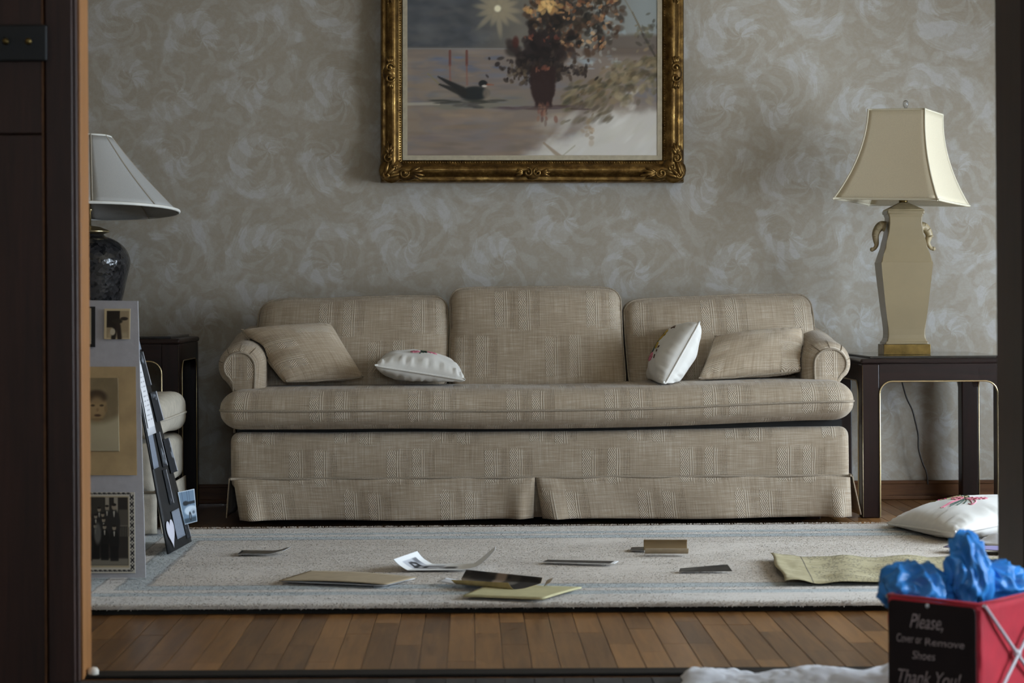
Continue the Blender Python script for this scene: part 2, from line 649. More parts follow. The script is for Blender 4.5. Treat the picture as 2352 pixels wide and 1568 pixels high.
def floorboards():
    """Strip floor beyond the boards that are laid one by one (under the rug and out of the frame)."""
    m, nt, b = newmat('strip_floor')
    g = N(nt)
    x, y, z = g.xyz(g.coord('Object'))
    cidx = g.m('FLOOR', g.m('DIVIDE', x, 0.057))
    fr = g.m('FRACT', g.m('DIVIDE', x, 0.057))
    wn = nt.nodes.new('ShaderNodeTexWhiteNoise')
    wn.noise_dimensions = '2D'
    nt.links.new(g.comb(cidx, g.m('FLOOR', g.m('DIVIDE', g.m('ADD', y, g.m('MULTIPLY', cidx, 0.37)), 0.6))), wn.inputs['Vector'])
    gr = g.noise(g.map(g.coord('Object'), (60, 4, 1)), 1.0, 4)
    t = g.m('ADD', g.m('MULTIPLY', gr, 0.6), g.m('MULTIPLY', wn.outputs['Value'], 0.4))
    c = g.ramp(t, [(0.2, (0.055, 0.026, 0.011)), (0.8, (0.17, 0.085, 0.037))])
    gap = g.m('LESS_THAN', fr, 0.025)
    nt.links.new(g.mix(gap, c, (0.012, 0.007, 0.004, 1)), b.inputs['Base Color'])
    b.inputs['Roughness'].default_value = 0.3
    return m


RUG_X0, RUG_X1, RUG_Z = -1.145, 1.95, 0.026
RUG_Y0, RUG_Y1 = 4.805, 6.43


def rugmat():
    m, nt, b = newmat('wool_rug')
    g = N(nt)
    uv = g.coord('UV')          # metres from the near left corner
    u, v, _ = g.xyz(uv)
    W, L = RUG_X1 - RUG_X0, RUG_Y1 - RUG_Y0
    wob = g.m('MULTIPLY', g.m('SUBTRACT', g.noise(uv, 9.0, 3), 0.5), 0.020)
    e = g.m('MINIMUM', g.m('MINIMUM', u, g.m('SUBTRACT', W, u)), g.m('MINIMUM', v, g.m('SUBTRACT', L, v)))
    e = g.m('ADD', e, wob)
    fine = g.noise(uv, 420.0, 3, 0.7)
    med = g.noise(g.map(uv, (9, 60, 1)), 1.0, 4, 0.6)
    big = g.noise(g.map(uv, (2.0, 5.0, 1)), 1.0, 3, 0.5)
    t = g.m('SUBTRACT', g.m('ADD', g.m('MULTIPLY', fine, 0.50), g.m('ADD', g.m('MULTIPLY', med, 0.42), g.m('MULTIPLY', big, 0.50))), 0.13)
    ground = g.ramp(t, [(0.30, (0.345, 0.275, 0.205)), (0.56, (0.555, 0.472, 0.38)), (0.84, (0.72, 0.645, 0.56))])
    blue = g.ramp(t, [(0.30, (0.235, 0.255, 0.255)), (0.56, (0.395, 0.425, 0.42)), (0.84, (0.56, 0.59, 0.59))])
    pale = g.ramp(t, [(0.30, (0.37, 0.32, 0.265)), (0.56, (0.60, 0.54, 0.475)), (0.84, (0.74, 0.69, 0.63))])
    zb = g.m('MAXIMUM', g.band(e, 0.150, 0.206, 0.006), g.band(e, 0.255, 0.325, 0.006))
    zp = g.m('MAXIMUM', g.band(e, 0.206, 0.255, 0.006), g.m('SUBTRACT', 1.0, g.sstep(e, 0.145, 0.155)))
    zl = g.m('MAXIMUM', g.m('MAXIMUM', g.band(e, 0.322, 0.334, 0.003), g.band(e, 0.252, 0.259, 0.002)), g.band(e, 0.203, 0.209, 0.002))
    c = g.mix(zb, ground, blue)
    c = g.mix(zp, c, pale)
    c = g.mix(g.m('MULTIPLY', zl, 0.58), c, (0.10, 0.095, 0.085, 1))
    nt.links.new(c, b.inputs['Base Color'])
    b.inputs['Roughness'].default_value = 0.95
    b.inputs['Specular IOR Level'].default_value = 0.1
    b.inputs['Sheen Weight'].default_value = 0.25
    h = g.m('SUBTRACT', g.m('ADD', g.m('MULTIPLY', fine, 0.6), g.m('MULTIPLY', med, 0.4)), g.m('MULTIPLY', zl, 0.8))
    g.bump(h, 0.35, 0.0025, b)
    return m


def shade_mat(name, c, tr=0.35):
    m, nt, b = newmat(name)
    g = N(nt)
    f = g.noise(g.coord('Object'), 260.0, 2)
    cc = g.ramp(f, [(0.3, tuple(x * 0.93 for x in c)), (0.7, c)])
    nt.links.new(cc, b.inputs['Base Color'])
    b.inputs['Roughness'].default_value = 0.7
    b.inputs['Specular IOR Level'].default_value = 0.2
    t = nt.nodes.new('ShaderNodeBsdfTranslucent')
    nt.links.new(cc, t.inputs['Color'])
    mx = nt.nodes.new('ShaderNodeMixShader')
    mx.inputs[0].default_value = tr
    nt.links.new(b.outputs[0], mx.inputs[1])
    nt.links.new(t.outputs[0], mx.inputs[2])
    nt.links.new(mx.outputs[0], nt.nodes['Material Output'].inputs['Surface'])
    return m


def gilt():
    m, nt, b = newmat('antique_gilt')
    g = N(nt)
    f = g.noise(g.coord('Object'), 26.0, 5, 0.65)
    nt.links.new(g.ramp(f, [(0.30, (0.060, 0.030, 0.010)), (0.5, (0.165, 0.092, 0.027)), (0.72, (0.36, 0.22, 0.070))]), b.inputs['Base Color'])
    b.inputs['Metallic'].default_value = 0.92
    nt.links.new(g.ramp(f, [(0.3, (0.48, 0.48, 0.48)), (0.7, (0.24, 0.24, 0.24))]), b.inputs['Roughness'])
    g.bump(g.noise(g.coord('Object'), 120.0, 3), 0.25, 0.001, b)
    return m


def glassmat(name, rough=0.0):
    m, nt, b = newmat(name)
    tr = nt.nodes.new('ShaderNodeBsdfTransparent')
    gl = nt.nodes.new('ShaderNodeBsdfGlossy')
    gl.inputs['Roughness'].default_value = rough
    lw = nt.nodes.new('ShaderNodeLayerWeight')
    lw.inputs['Blend'].default_value = 0.12
    mx = nt.nodes.new('ShaderNodeMixShader')
    nt.links.new(lw.outputs['Fresnel'], mx.inputs[0])
    nt.links.new(tr.outputs[0], mx.inputs[1])
    nt.links.new(gl.outputs[0], mx.inputs[2])
    nt.links.new(mx.outputs[0], nt.nodes['Material Output'].inputs['Surface'])
    return m


def crackle():
    m, nt, b = newmat('black_crackle_glaze')
    g = N(nt)
    v = nt.nodes.new('ShaderNodeTexVoronoi')
    v.feature = 'F1'
    v.inputs['Scale'].default_value = 85.0
    nt.links.new(g.coord('Object'), v.inputs['Vector'])
    nt.links.new(g.ramp(g.xyz(v.outputs['Color'])[0], [(0.0, (0.006, 0.006, 0.007)), (1.0, (0.035, 0.033, 0.034))]), b.inputs['Base Color'])
    b.inputs['Roughness'].default_value = 0.16
    b.inputs['Specular IOR Level'].default_value = 0.6
    g.bump(v.outputs['Distance'], 0.35, 0.003, b)
    return m


def parchment():
    m, nt, b = newmat('parchment_print')
    g = N(nt)
    uv = g.coord('UV')
    u, v, _ = g.xyz(uv)
    base = g.ramp(g.noise(uv, 7.0, 5, 0.65), [(0.3, (0.34, 0.29, 0.16)), (0.6, (0.50, 0.44, 0.275)), (0.8, (0.58, 0.52, 0.36))])
    ln = g.m('GREATER_THAN', g.m('SINE', g.m('MULTIPLY', v, 2 * math.pi * 20)), 0.2)
    wd = g.m('GREATER_THAN', g.noise(g.map(uv, (130, 20, 1)), 1.0, 2), 0.52)
    blk = g.m('GREATER_THAN', g.noise(g.map(uv, (16, 5, 1)), 1.0, 1), 0.42)
    ink = g.m('MULTIPLY', g.m('MULTIPLY', ln, wd), g.m('MULTIPLY', blk, g.band(u, 0.13, 0.98, 0.002)))
    rule = g.band(u, 0.106, 0.110, 0.001)
    ink = g.m('MAXIMUM', g.m('MULTIPLY', ink, 0.75), g.m('MULTIPLY', rule, 0.85))
    nt.links.new(g.mix(ink, base, (0.07, 0.06, 0.05, 1)), b.inputs['Base Color'])
    b.inputs['Roughness'].default_value = 0.7
    g.bump(g.noise(uv, 16.0, 4), 0.8, 0.006, b)
    return m


TAN_D, TAN_M, TAN_L = (0.232, 0.172, 0.112), (0.360, 0.285, 0.203), (0.52, 0.445, 0.355)
M['wall'] = wallpaper()
M['plaster'] = plain('painted_plaster', (0.47, 0.36, 0.24), 0.8, var=0.05, vscale=3)
M['ceiling'] = plain('cream_ceiling', (0.62, 0.52, 0.38), 0.9, var=0.03)
M['sofa'] = fabric('sofa_weave', TAN_D, TAN_M, TAN_L)
M['cushion_weave'] = fabric('cushion_weave', TAN_D, TAN_M, TAN_L, 1.22, rot=True)
M['piping'] = plain('tan_piping', (0.29, 0.235, 0.172), 0.85, var=0.25, vscale=300, bump=0.4, bscale=500)
M['seam'] = plain('brown_seam', (0.14, 0.10, 0.06), 0.9, var=0.2)
M['dark_lining'] = plain('black_lining', (0.015, 0.014, 0.013), 0.9, var=0.2)
M['chair'] = plain('pale_chair_linen', (0.50, 0.45, 0.37), 0.85, var=0.12, vscale=40, bump=0.4, bscale=400)
M['white_linen'] = plain('white_linen', (0.68, 0.65, 0.60), 0.75, var=0.04, vscale=30, bump=0.15, bscale=500, sheen=0.2)
M['pink'] = plain('pink_thread', (0.62, 0.20, 0.26), 0.7, var=0.25, vscale=300)
M['rose'] = plain('rose_thread', (0.45, 0.05, 0.13), 0.7, var=0.25, vscale=300)
M['greenthread'] = plain('green_thread', (0.04, 0.075, 0.055), 0.7, var=0.3, vscale=300)
M['olive'] = plain('olive_thread', (0.30, 0.27, 0.12), 0.7, var=0.3, vscale=300)
M['yellow'] = plain('yellow_thread', (0.50, 0.33, 0.05), 0.7, var=0.3, vscale=300)
M['brownthread'] = plain('brown_thread', (0.10, 0.05, 0.03), 0.7, var=0.3, vscale=300)
M['darkwood'] = wood('dark_mahogany', (0.006, 0.0035, 0.003, 1), (0.022, 0.009, 0.007, 1), 0.34, 'x', coat=0.0, spec=0.3)
M['darkwood_z'] = wood('dark_mahogany_leg', (0.006, 0.0035, 0.003, 1), (0.022, 0.009, 0.007, 1), 0.34, 'z', coat=0.0, spec=0.3)
M['brass'] = plain('brass_trim', (0.62, 0.50, 0.29), 0.3, metal=1.0, var=0.1, vscale=40)
M['oldbrass'] = plain('aged_brass', (0.17, 0.115, 0.038), 0.32, metal=0.9, var=0.45, vscale=25)
M['ceramic'] = plain('cream_ceramic', (0.205, 0.155, 0.083), 0.33, spec=0.5, var=0.06, vscale=10, coat=0.2)
M['ceramic_dark'] = plain('antiqued_ceramic', (0.29, 0.225, 0.125), 0.45, spec=0.4, var=0.15, vscale=60)
M['shade_cream'] = shade_mat('cream_silk_shade', (0.63, 0.545, 0.395), 0.04)
M['cream_trim'] = plain('cream_binding', (0.60, 0.54, 0.41), 0.7, var=0.05)
M['shade_white'] = shade_mat('white_linen_shade', (0.60, 0.59, 0.57), 0.15)
M['shade_trim'] = plain('shade_binding', (0.82, 0.80, 0.74), 0.7, var=0.05)
M['shade_seam'] = plain('shade_seam', (0.42, 0.37, 0.30), 0.7, var=0.1)
M['glass'] = glassmat('clear_glass')
M['crackle'] = crackle()
M['gilt'] = gilt()
M['gilt_dark'] = plain('dark_gilt_recess', (0.045, 0.028, 0.012), 0.5, metal=0.5, var=0.5, vscale=50)
M['liner'] = plain('linen_liner', (0.42, 0.355, 0.25), 0.8, var=0.1, vscale=60, bump=0.3, bscale=600)
M['print'] = printed('printed_paper', 0.6, 0.18)
M['canvas'] = printed('oil_canvas', 0.5, 0.25)
M['rug'] = rugmat()
M['rugback_shade'] = plain('rug_backing_shade', (0.02, 0.019, 0.016), 0.95, var=0.3)
M['floor'] = floorboards()
M['plank'] = wood('oak_strip', (0.100, 0.043, 0.013, 1), (0.315, 0.150, 0.047, 1), 0.30, 'y', spec=0.45, random_piece=True)
M['hallplank'] = wood('grey_hall_strip', (0.028, 0.026, 0.026, 1), (0.065, 0.060, 0.058, 1), 0.6, 'y', spec=0.25, random_piece=True)
M['threshold'] = wood('black_threshold', (0.006, 0.005, 0.004, 1), (0.016, 0.012, 0.010, 1), 0.6, 'x', spec=0.2)
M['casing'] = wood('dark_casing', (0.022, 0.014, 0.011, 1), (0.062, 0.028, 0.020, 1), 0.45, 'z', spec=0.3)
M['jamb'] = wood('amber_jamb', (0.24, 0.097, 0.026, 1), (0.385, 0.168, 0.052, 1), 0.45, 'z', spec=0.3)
M['baseboard'] = wood('brown_baseboard', (0.050, 0.020, 0.008, 1), (0.165, 0.070, 0.027, 1), 0.4, 'x', spec=0.3)
M['whitepaint'] = plain('white_window_paint', (0.70, 0.69, 0.66), 0.5, var=0.03)
M['paper'] = plain('white_paper', (0.74, 0.75, 0.78), 0.6, var=0.02)
M['tanpaper'] = plain('manila_card', (0.47, 0.38, 0.26), 0.7, var=0.08, vscale=30)
M['yellowpaper'] = plain('yellow_envelope', (0.55, 0.50, 0.28), 0.7, var=0.06, vscale=30)
M['photoback'] = plain('photo_back', (0.36, 0.29, 0.20), 0.7, var=0.1, vscale=40)
M['oldback'] = plain('ochre_photo_back', (0.40, 0.31, 0.13), 0.65, var=0.2, vscale=30)
M['photodark'] = plain('dark_photo', (0.030, 0.027, 0.024), 0.35, spec=0.5, var=0.5, vscale=60)
M['purple'] = plain('violet_paper', (0.26, 0.23, 0.42), 0.7, var=0.05)
M['parch'] = parchment()
M['greyboard'] = plain('grey_lilac_board', (0.50, 0.49, 0.52), 0.8, var=0.05, vscale=60, bump=0.1)
M['blackboard'] = plain('black_foam_board', (0.012, 0.012, 0.013), 0.6, var=0.2)
M['bluegrey'] = plain('blue_grey_card', (0.22, 0.25, 0.31), 0.8, var=0.12, vscale=200)
M['heart'] = plain('pale_lilac_paper', (0.66, 0.65, 0.74), 0.7, var=0.02)
M['red'] = plain('red_nylon', (0.60, 0.025, 0.045), 0.55, var=0.15, vscale=14, bump=0.3, bscale=24, sheen=0.2)
M['signcard'] = plain('maroon_black_card', (0.018, 0.010, 0.010), 0.7, var=0.15)
M['chalk'] = plain('chalk_lettering', (0.46, 0.36, 0.35), 0.8, var=0.3, vscale=120)
M['rod'] = plain('white_metal_rod', (0.72, 0.70, 0.72), 0.35, spec=0.5, var=0.05)
M['bluecover'] = plain('blue_plastic_cover', (0.05, 0.32, 0.86), 0.38, spec=0.6, var=0.25, vscale=12, bump=0.25, bscale=45)
M['towel'] = plain('white_towel', (0.80, 0.80, 0.84), 0.85, var=0.06, vscale=25, bump=0.3, bscale=120)
M['blackmetal'] = plain('black_switch_plate', (0.007, 0.007, 0.007), 0.5, var=0.2)
M['cord'] = plain('brown_cord', (0.02, 0.015, 0.012), 0.5, var=0.1)
M['mat_tan'] = plain('photo_mount_tan', (0.52, 0.37, 0.19), 0.75, var=0.15, vscale=14)
M['plastic_white'] = plain('white_rubber', (0.75, 0.68, 0.58), 0.5, var=0.05)

# ------------------------------------------------------------------ setting
YB = 7.48                  # back wall
XL = -2.45
YF0, YF1 = 3.985, 4.07     # door wall
DX0, DX1 = -0.7595, 1.046  # door opening
CEIL = 2.45


def struct(name, mb, mat, label, parent=None, sm=False):
    o = mb.build(name, mat, parent, sm)
    if parent is None:
        o['kind'] = 'structure'
        if label: o['label'] = label
    return o


struct('wall_back', MB().box(XL - .1, XR + .1, YB, YB + .1, 0, CEIL), M['wall'], 'grey beige wallpapered wall with pale scrolling leaf pattern behind the sofa')
struct('wall_left', MB().box(XL - .1, XL, YF1, YB, 0, CEIL), M['wall'], 'wallpapered wall at the left end of the room')
wr = MB()
ys_ = [YF1] + [q for w_ in WINS for q in w_[:2]] + [YB]
for k in range(0, len(ys_), 2):
    wr.box(XR, XR + .12, ys_[k], ys_[k + 1], 0, CEIL)
for w0, w1, wz0, wz1 in WINS:
    wr.box(XR, XR + .12, w0, w1, 0, wz0)
    wr.box(XR, XR + .12, w0, w1, wz1, CEIL)
struct('wall_right', wr, M['wall'], 'wallpapered wall at the right end with the window that lights the room')
struct('ceiling', MB().box(-2.7, XR + .2, -1.5, YB + .1, CEIL, CEIL + .08), M['ceiling'], 'plain cream ceiling above the room and hall')
fl = struct('floor', MB().box(XL - .1, XR + .1, YF0, YB + .1, -0.06, -0.0015), M['floor'], 'brown oak strip floor running towards the sofa')
hall = struct('floor', MB().box(-1.8, 2.2, -1.5, YF0, -0.06, -0.0015), M['threshold'], 'dark grey strip floor of the hall in front of the doorway')
wf = MB()
wf.box(XL - .1, DX0 - .02, YF0, YF1, 0, CEIL)
wf.box(DX1 + .02, XR + .1, YF0 - .06, YF1, 0, CEIL)
wf.box(DX0 - .02, DX1 + .02, YF0, YF1, 2.1, CEIL)
struct('wall_front', wf, M['plaster'], 'dark wall around the doorway seen from the hall')
wh = MB()
wh.box(-1.8, -1.7, -1.5, YF0, 0, CEIL)
struct('wall_hall_left', wh, M['plaster'], 'plain wall along the left of the hall')
whr = MB()
whr.box(2.1, 2.2, -1.5, HD_Y0 - .12, 0, CEIL)
whr.box(2.1, 2.2, HD_Y1 + .12, YF0, 0, CEIL)
whr.box(2.1, 2.2, HD_Y0 - .12, HD_Y1 + .12, HD_Z1 + .12, CEIL)
struct('wall_hall_right', whr, M['plaster'], 'plain wall along the right of the hall')
whe = MB()
whe.box(-1.8, FILL_W[0], -1.6, -1.5, 0, CEIL)
whe.box(FILL_W[1], 2.2, -1.6, -1.5, 0, CEIL)
whe.box(FILL_W[0], FILL_W[1], -1.6, -1.5, 0, FILL_W[2])
whe.box(FILL_W[0], FILL_W[1], -1.6, -1.5, FILL_W[3], CEIL)
struct('wall_hall_end', whe, M['plaster'], 'plain wall at the end of the hall behind the viewer')

# windows
for wi, (w0, w1, WIN_Z0, WIN_Z1) in enumerate(WINS):
    win = struct('window_%d' % (wi + 1), MB().box(XR - .02, XR, w0 - .06, w1 + .06, WIN_Z0 - .06, WIN_Z0, 0.004), M['whitepaint'], 'white painted tall window in the right wall' + (' near the doorway' if wi == 0 else ' beside the end table'))
    ym = (w0 + w1) / 2
    for nm, b_ in (('window_frame', (w0, w0 + .05, WIN_Z0, WIN_Z1)), ('window_frame', (w1 - .05, w1, WIN_Z0, WIN_Z1)), ('window_frame', (w0 + .05, w1 - .05, WIN_Z0, WIN_Z0 + .05)),
                   ('window_frame', (w0 + .05, w1 - .05, WIN_Z1 - .05, WIN_Z1)), ('mullion', (ym - .015, ym + .015, WIN_Z0 + .05, WIN_Z1 - .05))):
        MB().box(XR + .02, XR + .07, *b_, 0.004).build(nm, M['whitepaint'], win)
    for a_, b_ in ((w0 + .05, ym - .015), (ym + .015, w1 - .05)):
        MB().box(XR + .043, XR + .047, a_, b_, WIN_Z0 + .05, WIN_Z1 - .05).build('pane', M['glass'], win)

w3 = struct('window_3', MB().box(FILL_W[0] - .06, FILL_W[1] + .06, -1.5, -1.48, FILL_W[2] - .06, FILL_W[2], .004), M['whitepaint'], 'added fill window at the end of the hall behind the viewer')
for b_ in ((FILL_W[0], FILL_W[0] + .05, FILL_W[2], FILL_W[3]), (FILL_W[1] - .05, FILL_W[1], FILL_W[2], FILL_W[3]), (FILL_W[0] + .05, FILL_W[1] - .05, FILL_W[2], FILL_W[2] + .05), (FILL_W[0] + .05, FILL_W[1] - .05, FILL_W[3] - .05, FILL_W[3])):
    MB().box(b_[0], b_[1], -1.57, -1.53, b_[2], b_[3], .004).build('window_frame', M['whitepaint'], w3)
MB().box(FILL_W[0] + .05, FILL_W[1] - .05, -1.552, -1.548, FILL_W[2] + .05, FILL_W[3] - .05).build('pane', M['glass'], w3)

# glazed door on the right of the hall
gd = struct('door_1', MB().box(2.12, 2.17, HD_Y0 - .12, HD_Y1 + .12, 0, HD_Z0, .004), M['whitepaint'], 'white glazed door on the right of the hall')
for b_ in ((2.12, 2.17, HD_Y0 - .12, HD_Y0, HD_Z0, HD_Z1 + .12), (2.12, 2.17, HD_Y1, HD_Y1 + .12, HD_Z0, HD_Z1 + .12), (2.12, 2.17, HD_Y0, HD_Y1, HD_Z1, HD_Z1 + .12)):
    MB().box(*b_, 0.004).build('door_rail', M['whitepaint'], gd)
MB().box(2.143, 2.147, HD_Y0, HD_Y1, HD_Z0, HD_Z1).build('pane', M['glass'], gd)

# baseboards with shoe moulding
bb = MB()
bb.box(XL, XR, YB - .016, YB, 0, .068)
bb.box(XL, XR, YB - .020, YB, .058, .070, .002)
struct('baseboard_back', bb, M['baseboard'], 'brown wooden baseboard along the back wall')
struct('trim_1', MB().box(XL, XR, YB - .030, YB - .014, 0, .016, .004), M['baseboard'], 'brown shoe moulding at the foot of the back baseboard')
struct('baseboard_right', MB().box(XR - .016, XR, YF1, YB - .032, 0, .07, .003), M['baseboard'], 'brown wooden baseboard under the window')
struct('baseboard_left', MB().box(XL, XL + .016, YF1, YB - .032, 0, .07, .003), M['baseboard'], 'brown wooden baseboard at the left end')

# doorway: jambs, casings, threshold
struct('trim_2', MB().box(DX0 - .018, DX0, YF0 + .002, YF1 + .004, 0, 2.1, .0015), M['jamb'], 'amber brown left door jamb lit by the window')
cas = MB()
cas.box(-.8205, DX0 - .010, YF0 - .030, YF0 - .001, 0, 2.2, .002)
cas.box(DX0 - .014, DX0 - .004, YF0 - .018, YF0 + .0015, 0, 2.2, .002)
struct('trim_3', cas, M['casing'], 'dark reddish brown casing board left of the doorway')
pan = MB()
pan.box(-1.30, -.8262, YF0 - .036, YF0 - .001, P(50, 308, YF0 - .036).z + .0015, 2.2, .002)
pan.box(-1.30, -.8262, YF0 - .036, YF0 - .001, 0, P(50, 308, YF0 - .036).z - .0015, .002)
struct('trim_4', pan, M['casing'], 'near black wooden panelling at the left edge of the doorway')
struct('trim_5', MB().box(-.8266, -.8236, YF0 - .0366, YF0 - .002, 0, 2.2, .0006), M['baseboard'], 'thin brown strip painted as the lit edge between the panelling and the door casing')  # lighter wood colour stands in for light on the panelling edge
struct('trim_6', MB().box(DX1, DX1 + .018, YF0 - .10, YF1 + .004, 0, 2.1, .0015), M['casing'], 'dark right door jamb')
struct('trim_7', MB().box(DX1 + .014, DX1 + .13, YF0 - .115, YF0 - .061, 0, 2.2, .002), M['casing'], 'dark casing board right of the doorway')
struct('trim_10', MB().box(DX1 + .131, 2.098, YF0 - .085, YF0 - .061, 0, 2.2, .002), M['casing'], 'dark wooden panelling on the hall wall right of the doorway')
struct('trim_8', MB().box(DX0, DX1, YF0, YF1, 2.08, 2.1), M['casing'], 'dark head jamb over the doorway')
th = MB()
yt0, yt1 = 4.004, 4.062
th.prism([(DX0, 0), (DX1, 0), (DX1, .004), (DX0, .004)], yt0, yt1)
struct('trim_9', MB().box(DX0, DX1, yt0, yt1, -.001, .005, .002), M['threshold'], 'black threshold strip across the doorway')

# floor boards laid one by one where the photo shows them
PW = 0.057
plank_meshes = {}


def plank(x0, x1, y0, y1, parent, mat, nm='plank', top=0.0):
    key = (round(y1 - y0, 2), mat.name, round(x1 - x0, 3))
    cx, cy = (x0 + x1) / 2, (y0 + y1) / 2
    if key in plank_meshes:
        o = bpy.data.objects.new(nm, plank_meshes[key])
    else:
        mb = MB().box(-(x1 - x0) / 2 + .0009, (x1 - x0) / 2 - .0009, -key[0] / 2 + .0005, key[0] / 2 - .0005, -.0015, 0, .0006)
        me = bpy.data.meshes.new(nm)
        me.from_pydata([tuple(v) for v in mb.V], [], mb.F)
        me.materials.append(mat)
        plank_meshes[key] = me
        o = bpy.data.objects.new(nm, me)
    col.objects.link(o)
    o.parent = parent
    base = Vector(parent.location)
    o.location = Vector((cx, cy, top + random.uniform(0, .0004))) - base


X00 = 0.0038          # a seam falls straight under the camera axis
for i in range(-19, 23):
    x0 = X00 + i * PW
    if x0 < DX0 - .25 or x0 > DX1 + .25: continue
    y = YF1 - .008
    cuts = [y]
    nxt = YF1 + random.choice([.1, .2, .3, .45, .6])
    while nxt < 4.93:
        cuts.append(round(nxt, 2))
        nxt += random.choice([.3, .45, .6])
    cuts.append(5.02)
    for a, b_ in zip(cuts, cuts[1:]):
        plank(x0, x0 + PW, a, b_, fl, M['plank'])
for i in range(19, 35):
    x0 = X00 + i * PW
    cuts = [6.40, round(6.40 + random.choice([.2, .35, .5, .65]), 2), YB - .03]
    for a, b_ in zip(cuts, cuts[1:]):
        plank(x0, x0 + PW, a, b_, fl, M['plank'])
for i in range(-15, 21):
    x0 = X00 + i * PW
    if x0 < DX0 - .12 or x0 > DX1 + .12: continue
    mid = round(3.3 + random.choice([.1, .2, .3, .4, .5]), 2)
    plank(x0, x0 + PW, 3.1, mid, hall, M['hallplank'])
    plank(x0, x0 + PW, mid, 3.984, hall, M['hallplank'])

# switch plate and door stop
pl = thing('switch_plate', P(45, 140, YF0 - .05), 'black metal plate with two small brass knobs on the dark panelling at left', 'switch plate')
a, b_ = P(-14, 140, YF0 - .050), P(106, 56, YF0 - .050)
MB().box(a.x, b_.x, YF0 - .050, YF0 - .0365, a.z, b_.z, .003).build('plate', M['blackmetal'], pl)
for px in (14, 66):
    c = P(px, 95, YF0 - .055)
    MB().lathe([(.004, 0), (.006, .004), (.0065, .009), (.004, .013), (.001, .0135)], 0, 0, 14,
               Matrix.Translation((c.x, YF0 - .050, c.z)) @ Matrix.Rotation(math.pi / 2, 4, 'X')).build('knob', M['oldbrass'], pl, True)
ds = thing('door_stop', (DX0 + .012, YF1 - .045, 0), 'small white rubber door stop at the foot of the left jamb', 'door stop')
MB().lathe([(.009, .0), (.011, .003), (.011, .012), (.008, .017), (.002, .019)], DX0 + .012, YF1 - .045, 16).build('bumper', M['plastic_white'], ds, True)
MB().lathe([(.012, .0), (.012, .002), (.010, .003)], DX0 + .012, YF1 - .045, 16).build('base', M['rod'], ds, True)

